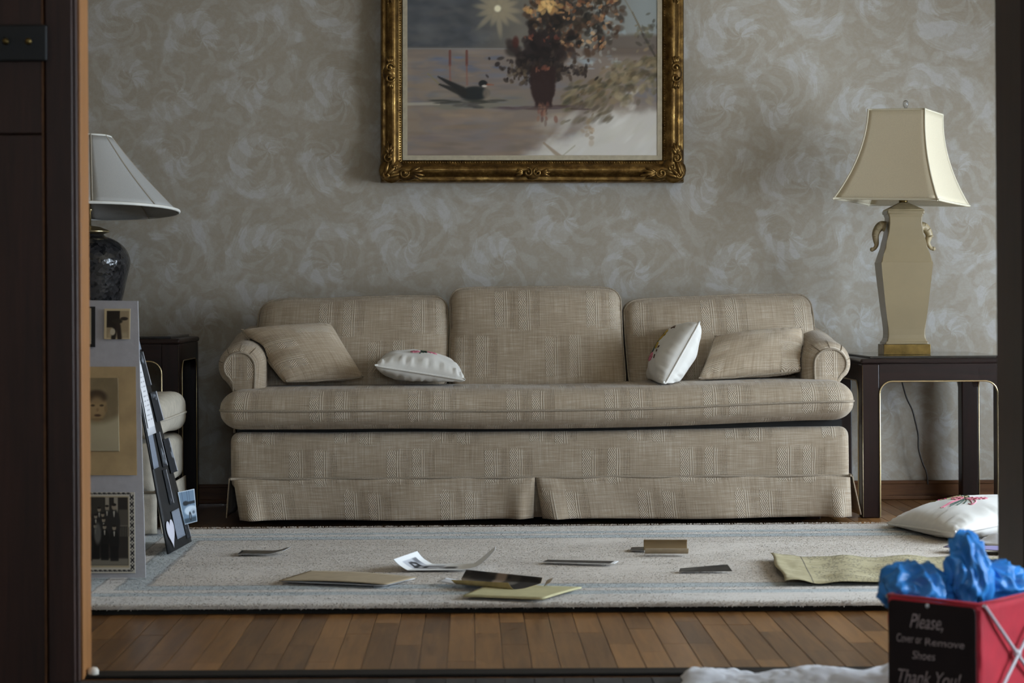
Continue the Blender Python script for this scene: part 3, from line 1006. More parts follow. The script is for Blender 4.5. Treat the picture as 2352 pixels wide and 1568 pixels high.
# ------------------------------------------------------------------ rug
def rug():
    root = thing('area_rug', ((RUG_X0 + RUG_X1) / 2, (RUG_Y0 + RUG_Y1) / 2, 0), 'large taupe wool rug with blue grey border stripes in front of the sofa', 'rug')
    W, L = RUG_X1 - RUG_X0, RUG_Y1 - RUG_Y0
    nu, nv = 150, 84
    V, UV, Fc = [], [], []

    def hgt(u, v):
        e = min(u, W - u, v, L - v)
        r = smooth(0, .012, e)
        n = mnoise.noise(Vector((u * 3.0, v * 4.0, 0))) * .0022 + mnoise.noise(Vector((u * 25, v * 30, 2))) * .0008
        return lerp(.014, RUG_Z + n * .5 - .0028, r)
    us = [0, .003, .007, .012] + list(np.linspace(.03, W - .03, nu)) + [W - .012, W - .007, W - .003, W]
    vv = [0, .003, .007, .012] + list(np.linspace(.03, L - .03, nv)) + [L - .012, L - .007, L - .003, L]
    for v in vv:
        for u in us:
            far = .06 * (u / W) * (v / L)          # far edge drifts away a little to the right
            V.append((RUG_X0 + u, RUG_Y0 + v + far, hgt(u, v)))
            UV.append((u, v))
    w = len(us)
    for j in range(len(vv) - 1):
        for i in range(w - 1):
            a = j * w + i
            Fc.append((a, a + 1, a + w + 1, a + w))
    mesh('pile', V, Fc, M['rug'], root, uv=UV)
    b = MB()
    rim = [(RUG_X0 + .01, RUG_Y0 + .016), (RUG_X1 - .01, RUG_Y0 + .016), (RUG_X1 - .01, RUG_Y1 + .046), (RUG_X0 + .01, RUG_Y1 - .01)]
    b.add([(x, y, .0004) for x, y in rim] + [(x, y, .0152) for x, y in rim], [(3, 2, 1, 0), (0, 1, 5, 4), (1, 2, 6, 5), (2, 3, 7, 6), (3, 0, 4, 7)])
    b.build('backing_shade', M['rugback_shade'], root)  # near black colour paints the shadow band beneath the rug edge
    # wool pile
    K = 300000
    ru = rng.uniform(.004, W - .004, K)
    rv = rng.uniform(.004, L - .004, K)
    far = .06 * (ru / W) * (rv / L)
    e = np.minimum(np.minimum(ru, W - ru), np.minimum(rv, L - rv))
    z0 = np.where(e < .012, .0165, RUG_Z - .0026)
    hgt_ = rng.uniform(.0005, .0013, K)
    an = rng.uniform(0, math.pi, K)
    wd = rng.uniform(.0009, .0018, K)
    bx, by = RUG_X0 + ru, RUG_Y0 + rv + far
    tip = rng.normal(0, .0034, (K, 2))
    A = np.empty((K, 3, 3))
    A[:, 0] = np.stack([bx - wd * np.cos(an), by - wd * np.sin(an), z0], 1)
    A[:, 1] = np.stack([bx + wd * np.cos(an), by + wd * np.sin(an), z0], 1)
    A[:, 2] = np.stack([bx + tip[:, 0], by + tip[:, 1], z0 + hgt_], 1)
    cr = np.cross(A[:, 1] - A[:, 0], A[:, 2] - A[:, 0])[:, 2] < 0
    A[cr] = A[cr][:, [1, 0, 2]]
    A = A.reshape(-1, 3) - np.array(LOC[root.name])
    me = bpy.data.meshes.new('wool_tufts')
    me.vertices.add(3 * K)
    me.vertices.foreach_set('co', A.reshape(-1).astype(np.float32))
    me.loops.add(3 * K)
    me.loops.foreach_set('vertex_index', np.arange(3 * K, dtype=np.int32))
    me.polygons.add(K)
    me.polygons.foreach_set('loop_start', np.arange(0, 3 * K, 3, dtype=np.int32))
    uvl = me.uv_layers.new(name='UVMap')
    jit = rng.normal(0, .0012, (K, 2))
    U_ = np.repeat(np.stack([ru + jit[:, 0], rv + jit[:, 1]], 1), 3, axis=0)
    uvl.data.foreach_set('uv', U_.reshape(-1).astype(np.float32))
    me.materials.append(M['rug'])
    me.update()
    me.validate()
    nr = rng.normal(0, .20, (K, 3)); nr[:, 2] = 1.0
    nr /= np.linalg.norm(nr, axis=1)[:, None]
    me.normals_split_custom_set_from_vertices(np.repeat(nr, 3, axis=0).tolist())
    o = bpy.data.objects.new('wool_tufts', me)
    col.objects.link(o)
    o.parent = root
    o['kind'] = 'stuff'
    # tufts of wool standing out of the near edge and the far edge
    V, Fc, UV = [], [], []

    def tuft(x, y, dirn, z):
        n = len(V)
        l = random.uniform(.004, .010)
        dx = random.uniform(-.004, .004)
        wd = random.uniform(.0008, .0016)
        dz = random.uniform(-.003, .004)
        V.extend([(x + wd, y, z), (x - wd, y, z), (x + dx, y + dirn * l, z + dz)])
        Fc.append((n, n + 1, n + 2))
        UV.extend([(x - RUG_X0, max(.002, y - RUG_Y0))] * 3)
    for k in range(9000):
        x = random.uniform(RUG_X0, RUG_X1)
        tuft(x, RUG_Y0 + random.uniform(-.001, .012), -1, random.uniform(.013, .0255))
    for k in range(2500):
        x = random.uniform(RUG_X0, RUG_X1)
        t = (x - RUG_X0) / W
        y = RUG_Y1 + .06 * t - random.uniform(0, .01)
        n = len(V)
        V.extend([(x - .0012, y, .0245), (x + .0012, y, .0245), (x + random.uniform(-.003, .003), y + random.uniform(-.003, .003), .0245 + random.uniform(.002, .0045))])
        Fc.append((n, n + 1, n + 2))
        UV.extend([(x - RUG_X0, L - .01)] * 3)
    mesh('edge_tufts', V, Fc, M['rug'], root, uv=UV, kind='stuff')


rug()

# ------------------------------------------------------------------ sofa
SF = 6.71            # depth of the front panel
SX0, SX1 = -0.793, 1.240


def sag(x):          # the right end of the seat stands a little higher
    return .018 * smooth(.25, 1.25, x) - .004 * smooth(-.8, .2, x) * (1 - smooth(.2, 1.0, x))


def sofa():
    root = thing('sofa', ((SX0 + SX1) / 2, 7.08, 0), 'long tan woven three cushion sofa with rolled arms and pleated skirt', 'sofa')
    mt = M['sofa']
    # base
    w, d, h = SX1 - SX0, .72, .19
    cx, cy, cz = (SX0 + SX1) / 2, SF + d / 2, .115 + h / 2

    def f(p):
        x, y, z = p.x + cx, p.y + cy, p.z + cz
        fr = smooth(.2, -.36, p.y)
        y += mnoise.noise(Vector((x * 4, z * 5, 1))) * .004 * fr - .006 * fr * math.cos(p.z / h * math.pi)
        z += sag(x) * .55 * smooth(0, h / 2, p.z) + .003 * mnoise.noise(Vector((x * 3, 0, 5)))
        return Vector((x, y, z))
    V, Fc, UV = rbox(w, d, h, .030, f, (60, 6, 8))
    UV = [(u + .02, v + .26) for u, v in UV]
    mesh('base', V, Fc, mt, root, uv=UV)
    # dark frame under the base and the short legs
    MB().box(SX0 + .03, SX1 - .03, SF + .06, SF + .70, .045, .13).build('bottom_frame', M['dark_lining'], root)
    for x in (SX0 + .08, SX1 - .14):
        for y in (SF + .10, SF + .62):
            MB().box(x, x + .06, y, y + .06, 0, .05, .004).build('leg', M['darkwood_z'], root)
    # deck between base and cushion
    MB().box(SX0 + .02, SX1 - .02, SF + .035, SF + .62, .29, .335).build('deck', M['dark_lining'], root)
    # skirt
    ztop, zbot = .155, .020

    def skirt(name, x0, x1, flareL, flareR, seed, u0):
        nu, nv = 60, 12

        def fn(u, v):
            x = lerp(x0, x1, u)
            x += (1 - v) * lerp(flareL, flareR, u) if (flareL or flareR) else 0
            drop = 1 - v
            y = SF - .012 - .010 * drop
            y += drop * (.011 * math.sin(x * 11 + seed) + .006 * mnoise.noise(Vector((x * 9, v * 2, seed))))
            edge = min(u, 1 - u) * (x1 - x0)
            y -= drop * .030 * math.exp(-((edge - .045) / .03) ** 2) - drop * .014 * math.exp(-(edge / .02) ** 2)
            z = lerp(zbot, ztop, v) + drop * .002 * math.sin(x * 7)
            return (x, y, z)
        o = sheet(name, fn, nu, nv, (mt, mt), root, .004, (x1 - x0, ztop - zbot))
        l = o.data.uv_layers[0].data
        a = np.empty(len(l) * 2, dtype=np.float32)
        l.foreach_get('uv', a)
        a = a.reshape(-1, 2)
        a[:, 0] += x0 + .02 + SX0 * 0 - cx + 0
        a[:, 1] += .26 - .115 - .095 + zbot - .02
        l.foreach_set('uv', a.reshape(-1))
        return o
    px_ = P(1229, 1100, SF).x
    skirt('skirt_panel', SX0 + .012, px_ - .001, .022, -.006, 0.3, 0)
    skirt('skirt_panel', px_ + .002, SX1 - .003, .022, .004, 2.1, 1)
    # inverted pleat behind the slit
    sheet('pleat', lambda u, v: (lerp(px_ - .05, px_ + .06, u), SF + .012 + .006 * math.cos(u * 6.28), lerp(zbot + .004, ztop, v)), 10, 4, (mt, mt), root, .003, (.11, .13))
    # corner flap at the right end and the side skirts
    sheet('skirt_side', lambda u, v: (SX1 + .006 + (1 - v) * (.018 * math.exp(-(u / .10) ** 2) + .010) + .003 * math.sin(u * 14), lerp(SF - .002, SF + .70, u), lerp(zbot + .006, ztop, v)), 40, 8, (mt, mt), root, .004, (.7, .135))
    sheet('skirt_side', lambda u, v: (SX0 - .004 - (1 - v) * .010 - .003 * math.sin(u * 14), lerp(SF + .004, SF + .70, u), lerp(zbot + .006, ztop, v)), 40, 8, (mt, mt), root, .004, (.7, .135))
    # welt along the top of the skirt
    pts = [(lerp(SX0 + .002, SX1 - .002, i / 60), SF - .012 + .002 * math.sin(i * .9), ztop + .001 * math.sin(i * .7)) for i in range(61)]
    MB().tube(pts, .0042, 8).build('welt', M['piping'], root, True)
    MB().tube([(SX1 + .004, SF - .004 + .7 * i / 12, ztop) for i in range(13)], .0042, 8).build('welt', M['piping'], root, True)
    # seat cushion (one long bench cushion)
    x0, x1 = -.812, 1.238
    w, d, h = x1 - x0, .56, .128
    scx, scy, scz = (x0 + x1) / 2, 6.665 + d / 2, .316 + h / 2

    def fs(p):
        x, y, z = p.x + scx, p.y + scy, p.z + scz
        t = p.z / (h / 2)
        front = smooth(.0, -.28, p.y)
        z += .010 * smooth(0, 1, t) * (1 - (p.x / (w / 2)) ** 4) * (1 - (p.y / (d / 2)) ** 2 * .6)
        z += sag(x)
        y -= .016 * (1 - t * t) * front
        z += (.004 * mnoise.noise(Vector((x * 2.2, y * 3, 3))) + .0035 * abs(mnoise.noise(Vector((x * 17, y * 4, 9)))) * smooth(.2, .6, t) * smooth(.0, .8, x) * smooth(1.1, .3, x))
        y += .004 * mnoise.noise(Vector((x * 5, z * 9, 7)))
        x += .012 * (1 - t * t) * (p.x / (w / 2)) ** 9
        return Vector((x, y, z))
    V, Fc, UV = rbox(w, d, h, .052, fs, (80, 14, 4), 6)
    UV = [(u + .11, v + .05) for u, v in UV]
    sc = mesh('seat_cushion', V, Fc, mt, root, uv=UV)
    loop = []
    rr = .052
    for i in range(81):
        loop.append(Vector((lerp(-w / 2 + rr, w / 2 - rr, i / 80), -d / 2, 0)))
    for i in range(1, 7):
        a = i / 6 * math.pi / 2
        loop.append(Vector((w / 2 - rr + rr * math.sin(a), -d / 2 + rr - rr * math.cos(a), 0)))
    loop.append(Vector((w / 2, d / 2 - .1, 0)))
    left = []
    for i in range(1, 7):
        a = i / 6 * math.pi / 2
        left.append(Vector((-w / 2 + rr - rr * math.sin(a), -d / 2 + rr - rr * math.cos(a), 0)))
    left.append(Vector((-w / 2, d / 2 - .1, 0)))
    loop = list(reversed(left)) + loop
    MB().tube([fs(q) + Vector((0, -.001, 0)) for q in loop], .0038, 8).build('piping', M['piping'], sc, True)
    # back cushions
    def back(xa, xb, ztop_l, ztop_r, seed, rc=.042, u0=0.0):
        w, h, d = xb - xa, .335, .17
        zc = .44

        def fb(p):
            s, t = p.x / (w / 2), p.z / (h / 2)
            zt = lerp(ztop_l, ztop_r, (s + 1) / 2)
            z = lerp(.425, zt, (t + 1) / 2)
            x = (xa + xb) / 2 + p.x * (1 + .010 * math.sin(t * 2 + seed))
            y = 7.055 + p.y + .185 * (t + 1) / 2
            if p.y < 0:
                y -= .040 * (1 - s * s) * (1 - t * t)
            y += .009 * mnoise.noise(Vector((x * 5, z * 5, seed)))
            z += .006 * mnoise.noise(Vector((x * 7, seed, 2))) * smooth(.5, 1, t)
            if t > .6:
                z -= .012 * abs(s) ** 6
            return Vector((x, y, z))
        V, Fc, UV = rbox(w, d, h, rc, fb, (16, 3, 12), 5)
        UV = [(u + u0, v + .29) for u, v in UV]
        o = mesh('back_cushion', V, Fc, mt, root, uv=UV)
        # piping around the front face edge
        q = []
        hw, hh = w / 2 - .001, h / 2 - .001
        kk = rc
        for cxs, czs, a0 in ((1, 1, 0), (-1, 1, 90), (-1, -1, 180), (1, -1, 270)):
            for i in range(7):
                a = math.radians(a0 + i * 15)
                q.append(Vector((cxs * (hw - kk) + kk * math.cos(a), -d / 2 + rc * .62, czs * (hh - kk) + kk * math.sin(a))))
        dense = []
        for i in range(len(q)):
            p0, p1 = q[i], q[(i + 1) % len(q)]
            n = max(1, int((p1 - p0).length / .03))
            dense += [p0.lerp(p1, j / n) for j in range(n)]
        MB().tube([fb(p) for p in dense], .0030, 8, closed=True).build('piping', M['piping'], o, True)
        return o
    back(-.742, -.083, .742, .757, 1.0, u0=.10)
    back(-.077, .527, .783, .783, 4.0, u0=.13)
    back(.536, 1.190, .738, .757, 7.0, u0=.05)
    # wooden back rail hidden behind the cushions, upholstered
    V, Fc, UV = rbox(SX1 - SX0 - .10, .09, .42, .03, lambda p: Vector((p.x + cx, p.y + 7.395, p.z + .46)), (20, 2, 8))
    mesh('back_frame', V, Fc, mt, root, uv=UV)
    # rolled arms
    for sg in (-1, 1):
        inn, out = (.689, .846) if sg < 0 else (1.104, 1.268)
        cxa = (inn + out) / 2
        pc = .778 if sg < 0 else 1.206
        rad = (out - inn) / 2 * .93
        prof = []
        zc = .520
        # closed section, inner side up, over the roll, down the outer side
        prof += [(inn + .010, .30), (inn + .006, .40), (inn, .47)]
        for i in range(0, 13):
            a = math.pi - i / 12 * math.radians(232)
            prof.append((cxa + rad * 1.07 * math.cos(a), zc + .075 * math.sin(a)))
        prof += [(out - .05, .42), (out - .052, .30)]
        pr = [Vector((x, 0, z)) for x, z in prof]
        pr = [p for p in crom(pr, 3)]
        ys = [(0, .58), (.001, .64), (.004, .68), (.010, .80), (.024, .94), (.044, 1.0), (.10, 1.0), (.2, 1.0), (.3, 1.0), (.42, 1.0), (.56, 1.0), (.62, .97)]
        YA = 6.80
        V, UV, Fc = [], [], []
        n = len(pr)
        for (dy, s) in ys:
            L = 0
            for k, p in enumerate(pr):
                x = pc + (p.x - pc) * s
                zc2 = .515
                z = zc2 + (p.z - zc2) * (s if p.z > .44 else 1.0)
                z += .055 * smooth(0, .55, dy)
                if k: L += (pr[k] - pr[k - 1]).length
                nz = .003 * mnoise.noise(Vector((x * 14, dy * 9, z * 14)))
                V.append((sg * (x + nz), YA + dy, z + nz))
                UV.append((dy + .02 * sg, L))
        for i in range(len(ys) - 1):
            for k in range(n - 1):
                q = (i * n + k, i * n + k + 1, (i + 1) * n + k + 1, (i + 1) * n + k)
                Fc.append(q if sg < 0 else q[::-1])
            q = (i * n + n - 1, i * n, (i + 1) * n, (i + 1) * n + n - 1)
            Fc.append(q if sg < 0 else q[::-1])
        o = mesh('arm', V, Fc, mt, root, uv=UV)
        # front panel
        s = .65
        pts = [Vector((sg * (pc + (p.x - pc) * s), YA - .001, .515 + (p.z - .515) * (s if p.z > .44 else 1.0))) for p in pr]
        cen = Vector((sg * pc, YA - .006, .43))
        pv = [cen] + pts
        pf = [(0, i + 1, i + 2) if sg > 0 else (0, i + 2, i + 1) for i in range(len(pts) - 1)]
        mesh('arm_panel', pv, pf, mt, o, uv=[(v.x, v.z) for v in pv])
        MB().tube(pts, .0040, 8).build('arm_piping', M['piping'], o, True)
        # gathered pleats round the panel
        for t in (.34, .46, .58, .70):
            k = int(t * (n - 1))
            line = [Vector(V[i * n + k]) + Vector((0, -.0012, .0012)) for i in (2, 3, 4, 5)]
            MB().tube(line, [.0008, .0010, .0008, .0004], 6).build('pleat_seam', M['seam'], o, True)
    return root


SOFA = sofa()

# ------------------------------------------------------------------ throw pillows
from mathutils.bvhtree import BVHTree


def part_tree(names):
    V, Fc = [], []
    for o in SOFA.children:
        if o.name.split('.')[0] in names:
            n = len(V)
            V += [v.co + LOC[SOFA.name] for v in o.data.vertices]
            Fc += [tuple(i + n for i in p.vertices) for p in o.data.polygons]
    return BVHTree.FromPolygons(V, Fc)


T_SEAT, T_BACK, T_ARM = part_tree(('seat_cushion',)), part_tree(('back_cushion',)), part_tree(('arm',))


def rest(p, mg):
    """Soft contact: keep a pillow point out of the seat, the back cushions, the arms and the rug."""
    p = Vector(p)
    if p.y < 6.6:
        p.z = max(p.z, RUG_Z + mg)
        return p
    for _ in range(2):
        h, n, i, d = T_ARM.ray_cast(Vector((p.x, p.y, 1.2)), Vector((0, 0, -1)))
        mg = mg + .005 if p.x < 0 else mg
        if h is not None and h.z + mg > p.z:
            side = 1 if p.x > .2 else -1
            hx, n, i, d = T_ARM.ray_cast(Vector((.2, p.y, p.z)), Vector((side, 0, 0)))
            if hx is not None and side * (p.x - hx.x) + mg > 0:
                if side * (p.x - hx.x) + mg < h.z + mg - p.z: p.x = hx.x - side * mg
                else: p.z = h.z + mg
        h, n, i, d = T_BACK.ray_cast(Vector((p.x, 6.0, p.z)), Vector((0, 1, 0)))
        if h is not None and p.y > h.y - mg: p.y = h.y - mg
        h, n, i, d = T_SEAT.ray_cast(Vector((p.x, p.y, 1.2)), Vector((0, 0, -1)))
        if h is not None and p.z < h.z + mg: p.z = h.z + mg
    return p

def pillow(name, corners, thick, mat, label, group=None, pinch=.05, wr=.004, seed=0, pip=None, ear=.007, backthick=None, cover='cover', corner=.055):
    c00, c10, c11, c01 = [Vector(c) for c in corners]
    bf = bil(c00, c10, c11, c01)
    nrm = ((c10 - c00) + (c11 - c01)).cross((c01 - c00) + (c11 - c10)).normalized()
    W = ((c10 - c00).length + (c11 - c01).length) / 2
    Hh = ((c01 - c00).length + (c11 - c10).length) / 2
    bt = thick if backthick is None else backthick

    def flat(s, t):
        ss = s * (1 - pinch * (1 - t * t) * abs(s) ** 2)
        tt = t * (1 - pinch * (1 - s * s) * abs(t) ** 2)
        q = 1 - corner * (s * s * t * t) ** 3
        return bf((ss * q + 1) / 2, (tt * q + 1) / 2)

    def seam(s, t):
        return rest(flat(s, t), .0075)

    def surf(s, t, side=1):
        e = max(0.0, (1 - s * s)) * max(0.0, (1 - t * t))
        hgt = (thick if side > 0 else bt) * e ** .42
        edge = min(1 - abs(s), 1 - abs(t))
        along = t if (1 - abs(s)) < (1 - abs(t)) else s
        rip = wr * math.exp(-((edge - .16) / .16) ** 2) * (mnoise.noise(Vector((along * 11 + seed, side * 3.1, seed))) + .6 * mnoise.noise(Vector((along * 25, side, seed + 4)))) * min(1, edge * 30)
        big = wr * .8 * mnoise.noise(Vector((s * 2.3 + seed, t * 2.3, side * 2)))
        k = smooth(0, .10, edge)
        return rest(flat(s, t) + nrm * side * (hgt + rip + big * min(1, edge * 6)), lerp(.0075, .0045, k))
    n = 44
    V, UV, Fc = [], [], []
    idx = {}
    par = [-math.cos(math.pi * i / n) for i in range(n + 1)]
    par = [lerp(p, -1 + 2 * i / n, .35) for i, p in enumerate(par)]
    for side in (1, -1):
        for j in range(n + 1):
            for i in range(n + 1):
                bd = i in (0, n) or j in (0, n)
                if side < 0 and bd:
                    idx[(side, i, j)] = idx[(1, i, j)]
                    continue
                idx[(side, i, j)] = len(V)
                V.append(surf(par[i], par[j], side))
                UV.append((par[i] * W / 2 + .3 + seed * .03, par[j] * Hh / 2 + .25))
    for side in (1, -1):
        for j in range(n):
            for i in range(n):
                q = (idx[(side, i, j)], idx[(side, i + 1, j)], idx[(side, i + 1, j + 1)], idx[(side, i, j + 1)])
                Fc.append(q if side > 0 else q[::-1])
    lo = min(v.z for v in V)
    cen = sum(V, Vector()) / len(V)
    root = thing(name, (cen.x, cen.y, lo), label, 'pillow', group)
    o = mesh(cover, V, Fc, mat, root, uv=UV)
    b = [(par[i], -1) for i in range(n)] + [(1, par[j]) for j in range(n)] + [(par[n - i], 1) for i in range(n)] + [(-1, par[n - j]) for j in range(n)]
    MB().tube([seam(s, t) for s, t in b], .0036, 7, closed=True).build('piping', pip or mat, root, True)
    for s in (-1, 1):
        for t in (-1, 1):
            a = seam(s, t) + Vector((0, 0, .003))
            c = seam(s * .93, t * .93) + Vector((0, 0, .003))
            out = (a - c).normalized()
            MB().tube([a - out * .010, a, a + out * ear * .5, a + out * ear], [.0045, .0045, .0035, .0015], 7).build('corner_tip', pip or mat, root, True)
    return root, surf, nrm


OFF = (0.0, 0.0)


def stitch(root, surf, nm, mat, strokes, r=.0016, side=1, off=None):
    """Embroidered threads on a pillow: each stroke is a list of (s,t) points."""
    mb = MB()
    o_ = off or OFF
    for st in strokes:
        st = [(s + o_[0], t + o_[1]) for s, t in st]
        pts = [surf(s, t, side) for s, t in st]
        q = []
        for i, p in enumerate(pts):
            s, t = st[i]
            e = .01
            n = (surf(s + e, t, side) - surf(s - e, t, side)).cross(surf(s, t + e, side) - surf(s, t - e, side)).normalized() * side
            q.append(p + n * r * .6)
        mb.tube(crom(q, 3) if len(q) > 2 else q, r, 5)
    return mb.build(nm, mat, root, True, kind='stuff')


def flower(cx, cy, r, n=7, a0=0.0, loops=True):
    out = []
    for k in range(n):
        a = a0 + 2 * math.pi * k / n
        c, s = math.cos(a), math.sin(a)
        px, py = -s, c
        out.append([(cx + c * r * .2, cy + s * r * .2), (cx + c * r * .7 + px * r * .22, cy + s * r * .7 + py * r * .22), (cx + c * r, cy + s * r),
                    (cx + c * r * .7 - px * r * .22, cy + s * r * .7 - py * r * .22), (cx + c * r * .2, cy + s * r * .2)])
    return out


# tan pillow on the left
pillow('throw_pillow', [P(657, 884, 6.86), P(838, 868, 6.90), P(760, 741, 7.06), P(549, 757, 6.98)], .058, M['cushion_weave'],
       'tan woven throw pillow leaning on the left sofa arm', 'tan woven throw pillows', wr=.003, seed=1, pip=M['piping'])
# tan pillow on the right
pillow('throw_pillow', [P(1601, 878, 6.84), P(1853, 852, 6.84), P(1845, 752, 6.98), P(1640, 772, 7.00)], .050, M['cushion_weave'],
       'tan woven throw pillow against the right sofa arm', 'tan woven throw pillows', wr=.004, seed=3, pip=M['piping'])
# white pillow lying on the left of the seat
r_, s_, n_ = pillow('embroidered_pillow', [P(858, 840, 6.78), P(1072, 874, 6.76), P(1050, 850, 7.02), P(880, 832, 7.02)], .062, M['white_linen'],
                    'white embroidered pillow lying flat on the left of the sofa seat', 'white embroidered pillows', pinch=.06, wr=.010, seed=5, backthick=.050)
stitch(r_, s_, 'pink_embroidery', M['pink'], flower(-.18, -.15, .10) + flower(.22, -.12, .12) + [[(-.22, -.3), (-.12, -.28), (-.05, -.2)]])
stitch(r_, s_, 'dark_embroidery', M['greenthread'], [[(.0, -.1), (-.06, -.38)], [(.0, -.1), (.02, -.30)], [(.0, -.1), (.10, -.27)], [(-.05, -.08), (.1, -.06)]], .0022)
# white pillow leaning at the right
r_, s_, n_ = pillow('embroidered_pillow', [P(1494, 884, 7.03), P(1523, 892, 6.71), P(1609, 738, 6.80), P(1566, 757, 7.12)], .070, M['white_linen'],
                    'white embroidered pillow leaning upright on the right half of the sofa', 'white embroidered pillows', pinch=.05, wr=.007, seed=8, backthick=.062)
OFF = (.26, 0.0)
stitch(r_, s_, 'yellow_embroidery', M['yellow'], flower(-.20, .34, .20) + flower(-.1, -.02, .09), .0020)
stitch(r_, s_, 'brown_embroidery', M['brownthread'], flower(-.20, .34, .05) + [[(.1, .68), (.2, .60)], [(.12, .66), (.02, .58)], [(.06, -.08), (.10, -.02)], [(.0, -.28), (.02, -.38)], [(.06, -.14), (.05, -.2)]], .0022)
stitch(r_, s_, 'green_embroidery', M['greenthread'], [[(-.62, .5), (-.45, .1), (-.35, -.22)], [(-.5, .5), (-.4, .1), (-.33, -.22)], [(-.2, .1), (-.3, -.05), (-.33, -.22)], [(-.36, -.22), (-.5, -.45)]], .0024)
stitch(r_, s_, 'pink_embroidery', M['pink'], flower(-.30, -.36, .13, 8), .0022)
OFF = (-.12, -.16)
# white pillow on the floor
r_, s_, n_ = pillow('embroidered_pillow', [P(2031, 1203, 6.36), P(2192, 1226, 5.86), P(2440, 1178, 6.06), P(2262, 1160, 6.62)], .066, M['white_linen'],
                    'white embroidered pillow lying on the rug below the right end table', 'white embroidered pillows', pinch=.04, wr=.006, seed=12, backthick=.048)
stitch(r_, s_, 'rose_embroidery', M['rose'], [[(-.52 + .03 * k, .12 - .08 * (k % 3)), (-.46 + .03 * k, .20 - .06 * (k % 3)), (-.42 + .03 * k, .10)] for k in range(9)], .0016)
stitch(r_, s_, 'olive_embroidery', M['olive'], [[(-.30 + .05 * k, -.10 + .10 * (k % 4)), (-.25 + .05 * k, -.04 + .08 * (k % 3))] for k in range(12)] + [[(-.30, -.18), (-.42, -.20)]], .0016)
stitch(r_, s_, 'green_embroidery', M['greenthread'], [[(-.1, .12), (.08, .12), (.22, .05)], [(-.05, .2), (.1, .2), (.22, .06)], [(.22, .05), (.30, -.12), (.36, -.36)], [(.22, .05), (.34, -.1), (.44, -.28)], [(.22, .05), (.36, -.04), (.46, -.16)], [(.22, .05), (.27, -.14), (.28, -.3)]], .0016)
stitch(r_, s_, 'pink_embroidery', M['pink'], flower(.08, -.02, .10) + flower(.30, .12, .12) + flower(.40, .22, .09) + [[(.22, .05), (.22, -.2), (.28, -.44)], [(.2, .04), (.18, -.2), (.24, -.46)], [(.26, .05), (.46, -.02), (.56, -.08)], [(.26, .08), (.5, .04), (.6, -.1), (.52, -.12)]], .0016)

# thin dark card on the seat
o = sheet('photo_card', lambda u, v: P(lerp(1122, 1188, u), lerp(897, 889, v) - 5 * max(0, u - .4) * v, lerp(6.80, 6.90, v)) + Vector((0, 0, .002)), 12, 4, (M['photodark'], M['photodark']), None, .0012)
tag(o, 'thin dark curled card on the sofa seat before the middle back cushion', 'card')

# ------------------------------------------------------------------ end tables
def end_table(x0, x1, y0, y1, zt, label, glass=True):
    root = thing('end_table', ((x0 + x1) / 2, (y0 + y1) / 2, 0), label, 'table', 'dark end tables')
    lw, ap = .060, .058
    zu = zt - .008            # wooden top surface (glass above it)
    MB().box(x0 - .004, x1 + .004, y0 - .004, y1 + .004, zu - .018, zu, .007).build('table_top', M['darkwood'], root)
    if glass:
        MB().box(x0 + .03, x1 - .03, y0 + .012, y1 - .02, zu + .0002, zt, .001).build('glass_top', M['tableglass'], root)
    zb = zu - .018
    za = zb - ap
    for (x, y) in ((x0, y0), (x1 - lw, y0), (x0, y1 - lw), (x1 - lw, y1 - lw)):
        MB().box(x, x + lw, y, y + lw, 0, zb, .004).build('leg', M['darkwood_z'], root)
    rr = .042

    def apron(horizontal, a0, a1, b0, b1):
        """Apron with rounded inner corners; a = along, b = thickness range."""
        poly = [(a0, zb), (a1, zb)]
        for i in range(9):
            t = i / 8 * math.pi / 2
            poly.append((a1 - rr + rr * math.cos(t), za - rr + rr * math.sin(t)))
        for i in range(9):
            t = math.pi / 2 + i / 8 * math.pi / 2
            poly.append((a0 + rr + rr * math.cos(t), za - rr + rr * math.sin(t)))
        mb = MB()
        # concave polygon: split in strips from the top edge
        n = len(poly)
        arc = poly[2:]
        top = [(x, zb) for x, z in arc]
        for (q0, q1), (t0, t1) in zip(zip(arc, arc[1:]), zip(top, top[1:])):
            V = []
            for b_ in (b0, b1):
                for (a_, z_) in (q0, q1, t1, t0):
                    V.append((a_, b_, z_) if horizontal else (b_, a_, z_))
            mb.add(V, [(0, 1, 2, 3), (7, 6, 5, 4), (0, 4, 5, 1), (2, 6, 7, 3)])
        mb.build('apron', M['darkwood'], root)
        return arc
    fr = apron(True, x0 + lw, x1 - lw, y0, y0 + .02)
    apron(True, x0 + lw, x1 - lw, y1 - .02, y1)
    sl = apron(False, y0 + lw, y1 - lw, x0, x0 + .02)
    apron(False, y0 + lw, y1 - lw, x1 - .02, x1)
    line = [(x1 - lw, y0 - .0012, .004)] + [(a, y0 - .0012, z) for a, z in fr] + [(x0 + lw, y0 - .0012, .004)]
    MB().tube(line, .0028, 8).build('edging_and_glint', M['brass'], root, True)
    for xs in (x0 - .0012, x1 + .0012):
        line = [(xs, y1 - lw, .004)] + [(xs, a, z) for a, z in sl] + [(xs, y0 + lw, .004)]
        MB().tube(line, .0020, 8).build('edging_and_glint', M['brass'], root, True)
    MB().tube([(x0 + .003, y0 - .0008, .004), (x0 + .003, y0 - .0008, zb - .004)], .0007, 6).build('edging_and_glint', M['brass'], root, True)  # thin brass line painting the highlight along the leg corner
    MB().tube([(x1 - .003, y0 - .0008, .004), (x1 - .003, y0 - .0008, zb - .004)], .0007, 6).build('edging_and_glint', M['brass'], root, True)  # same painted corner highlight on the other front leg
    return root


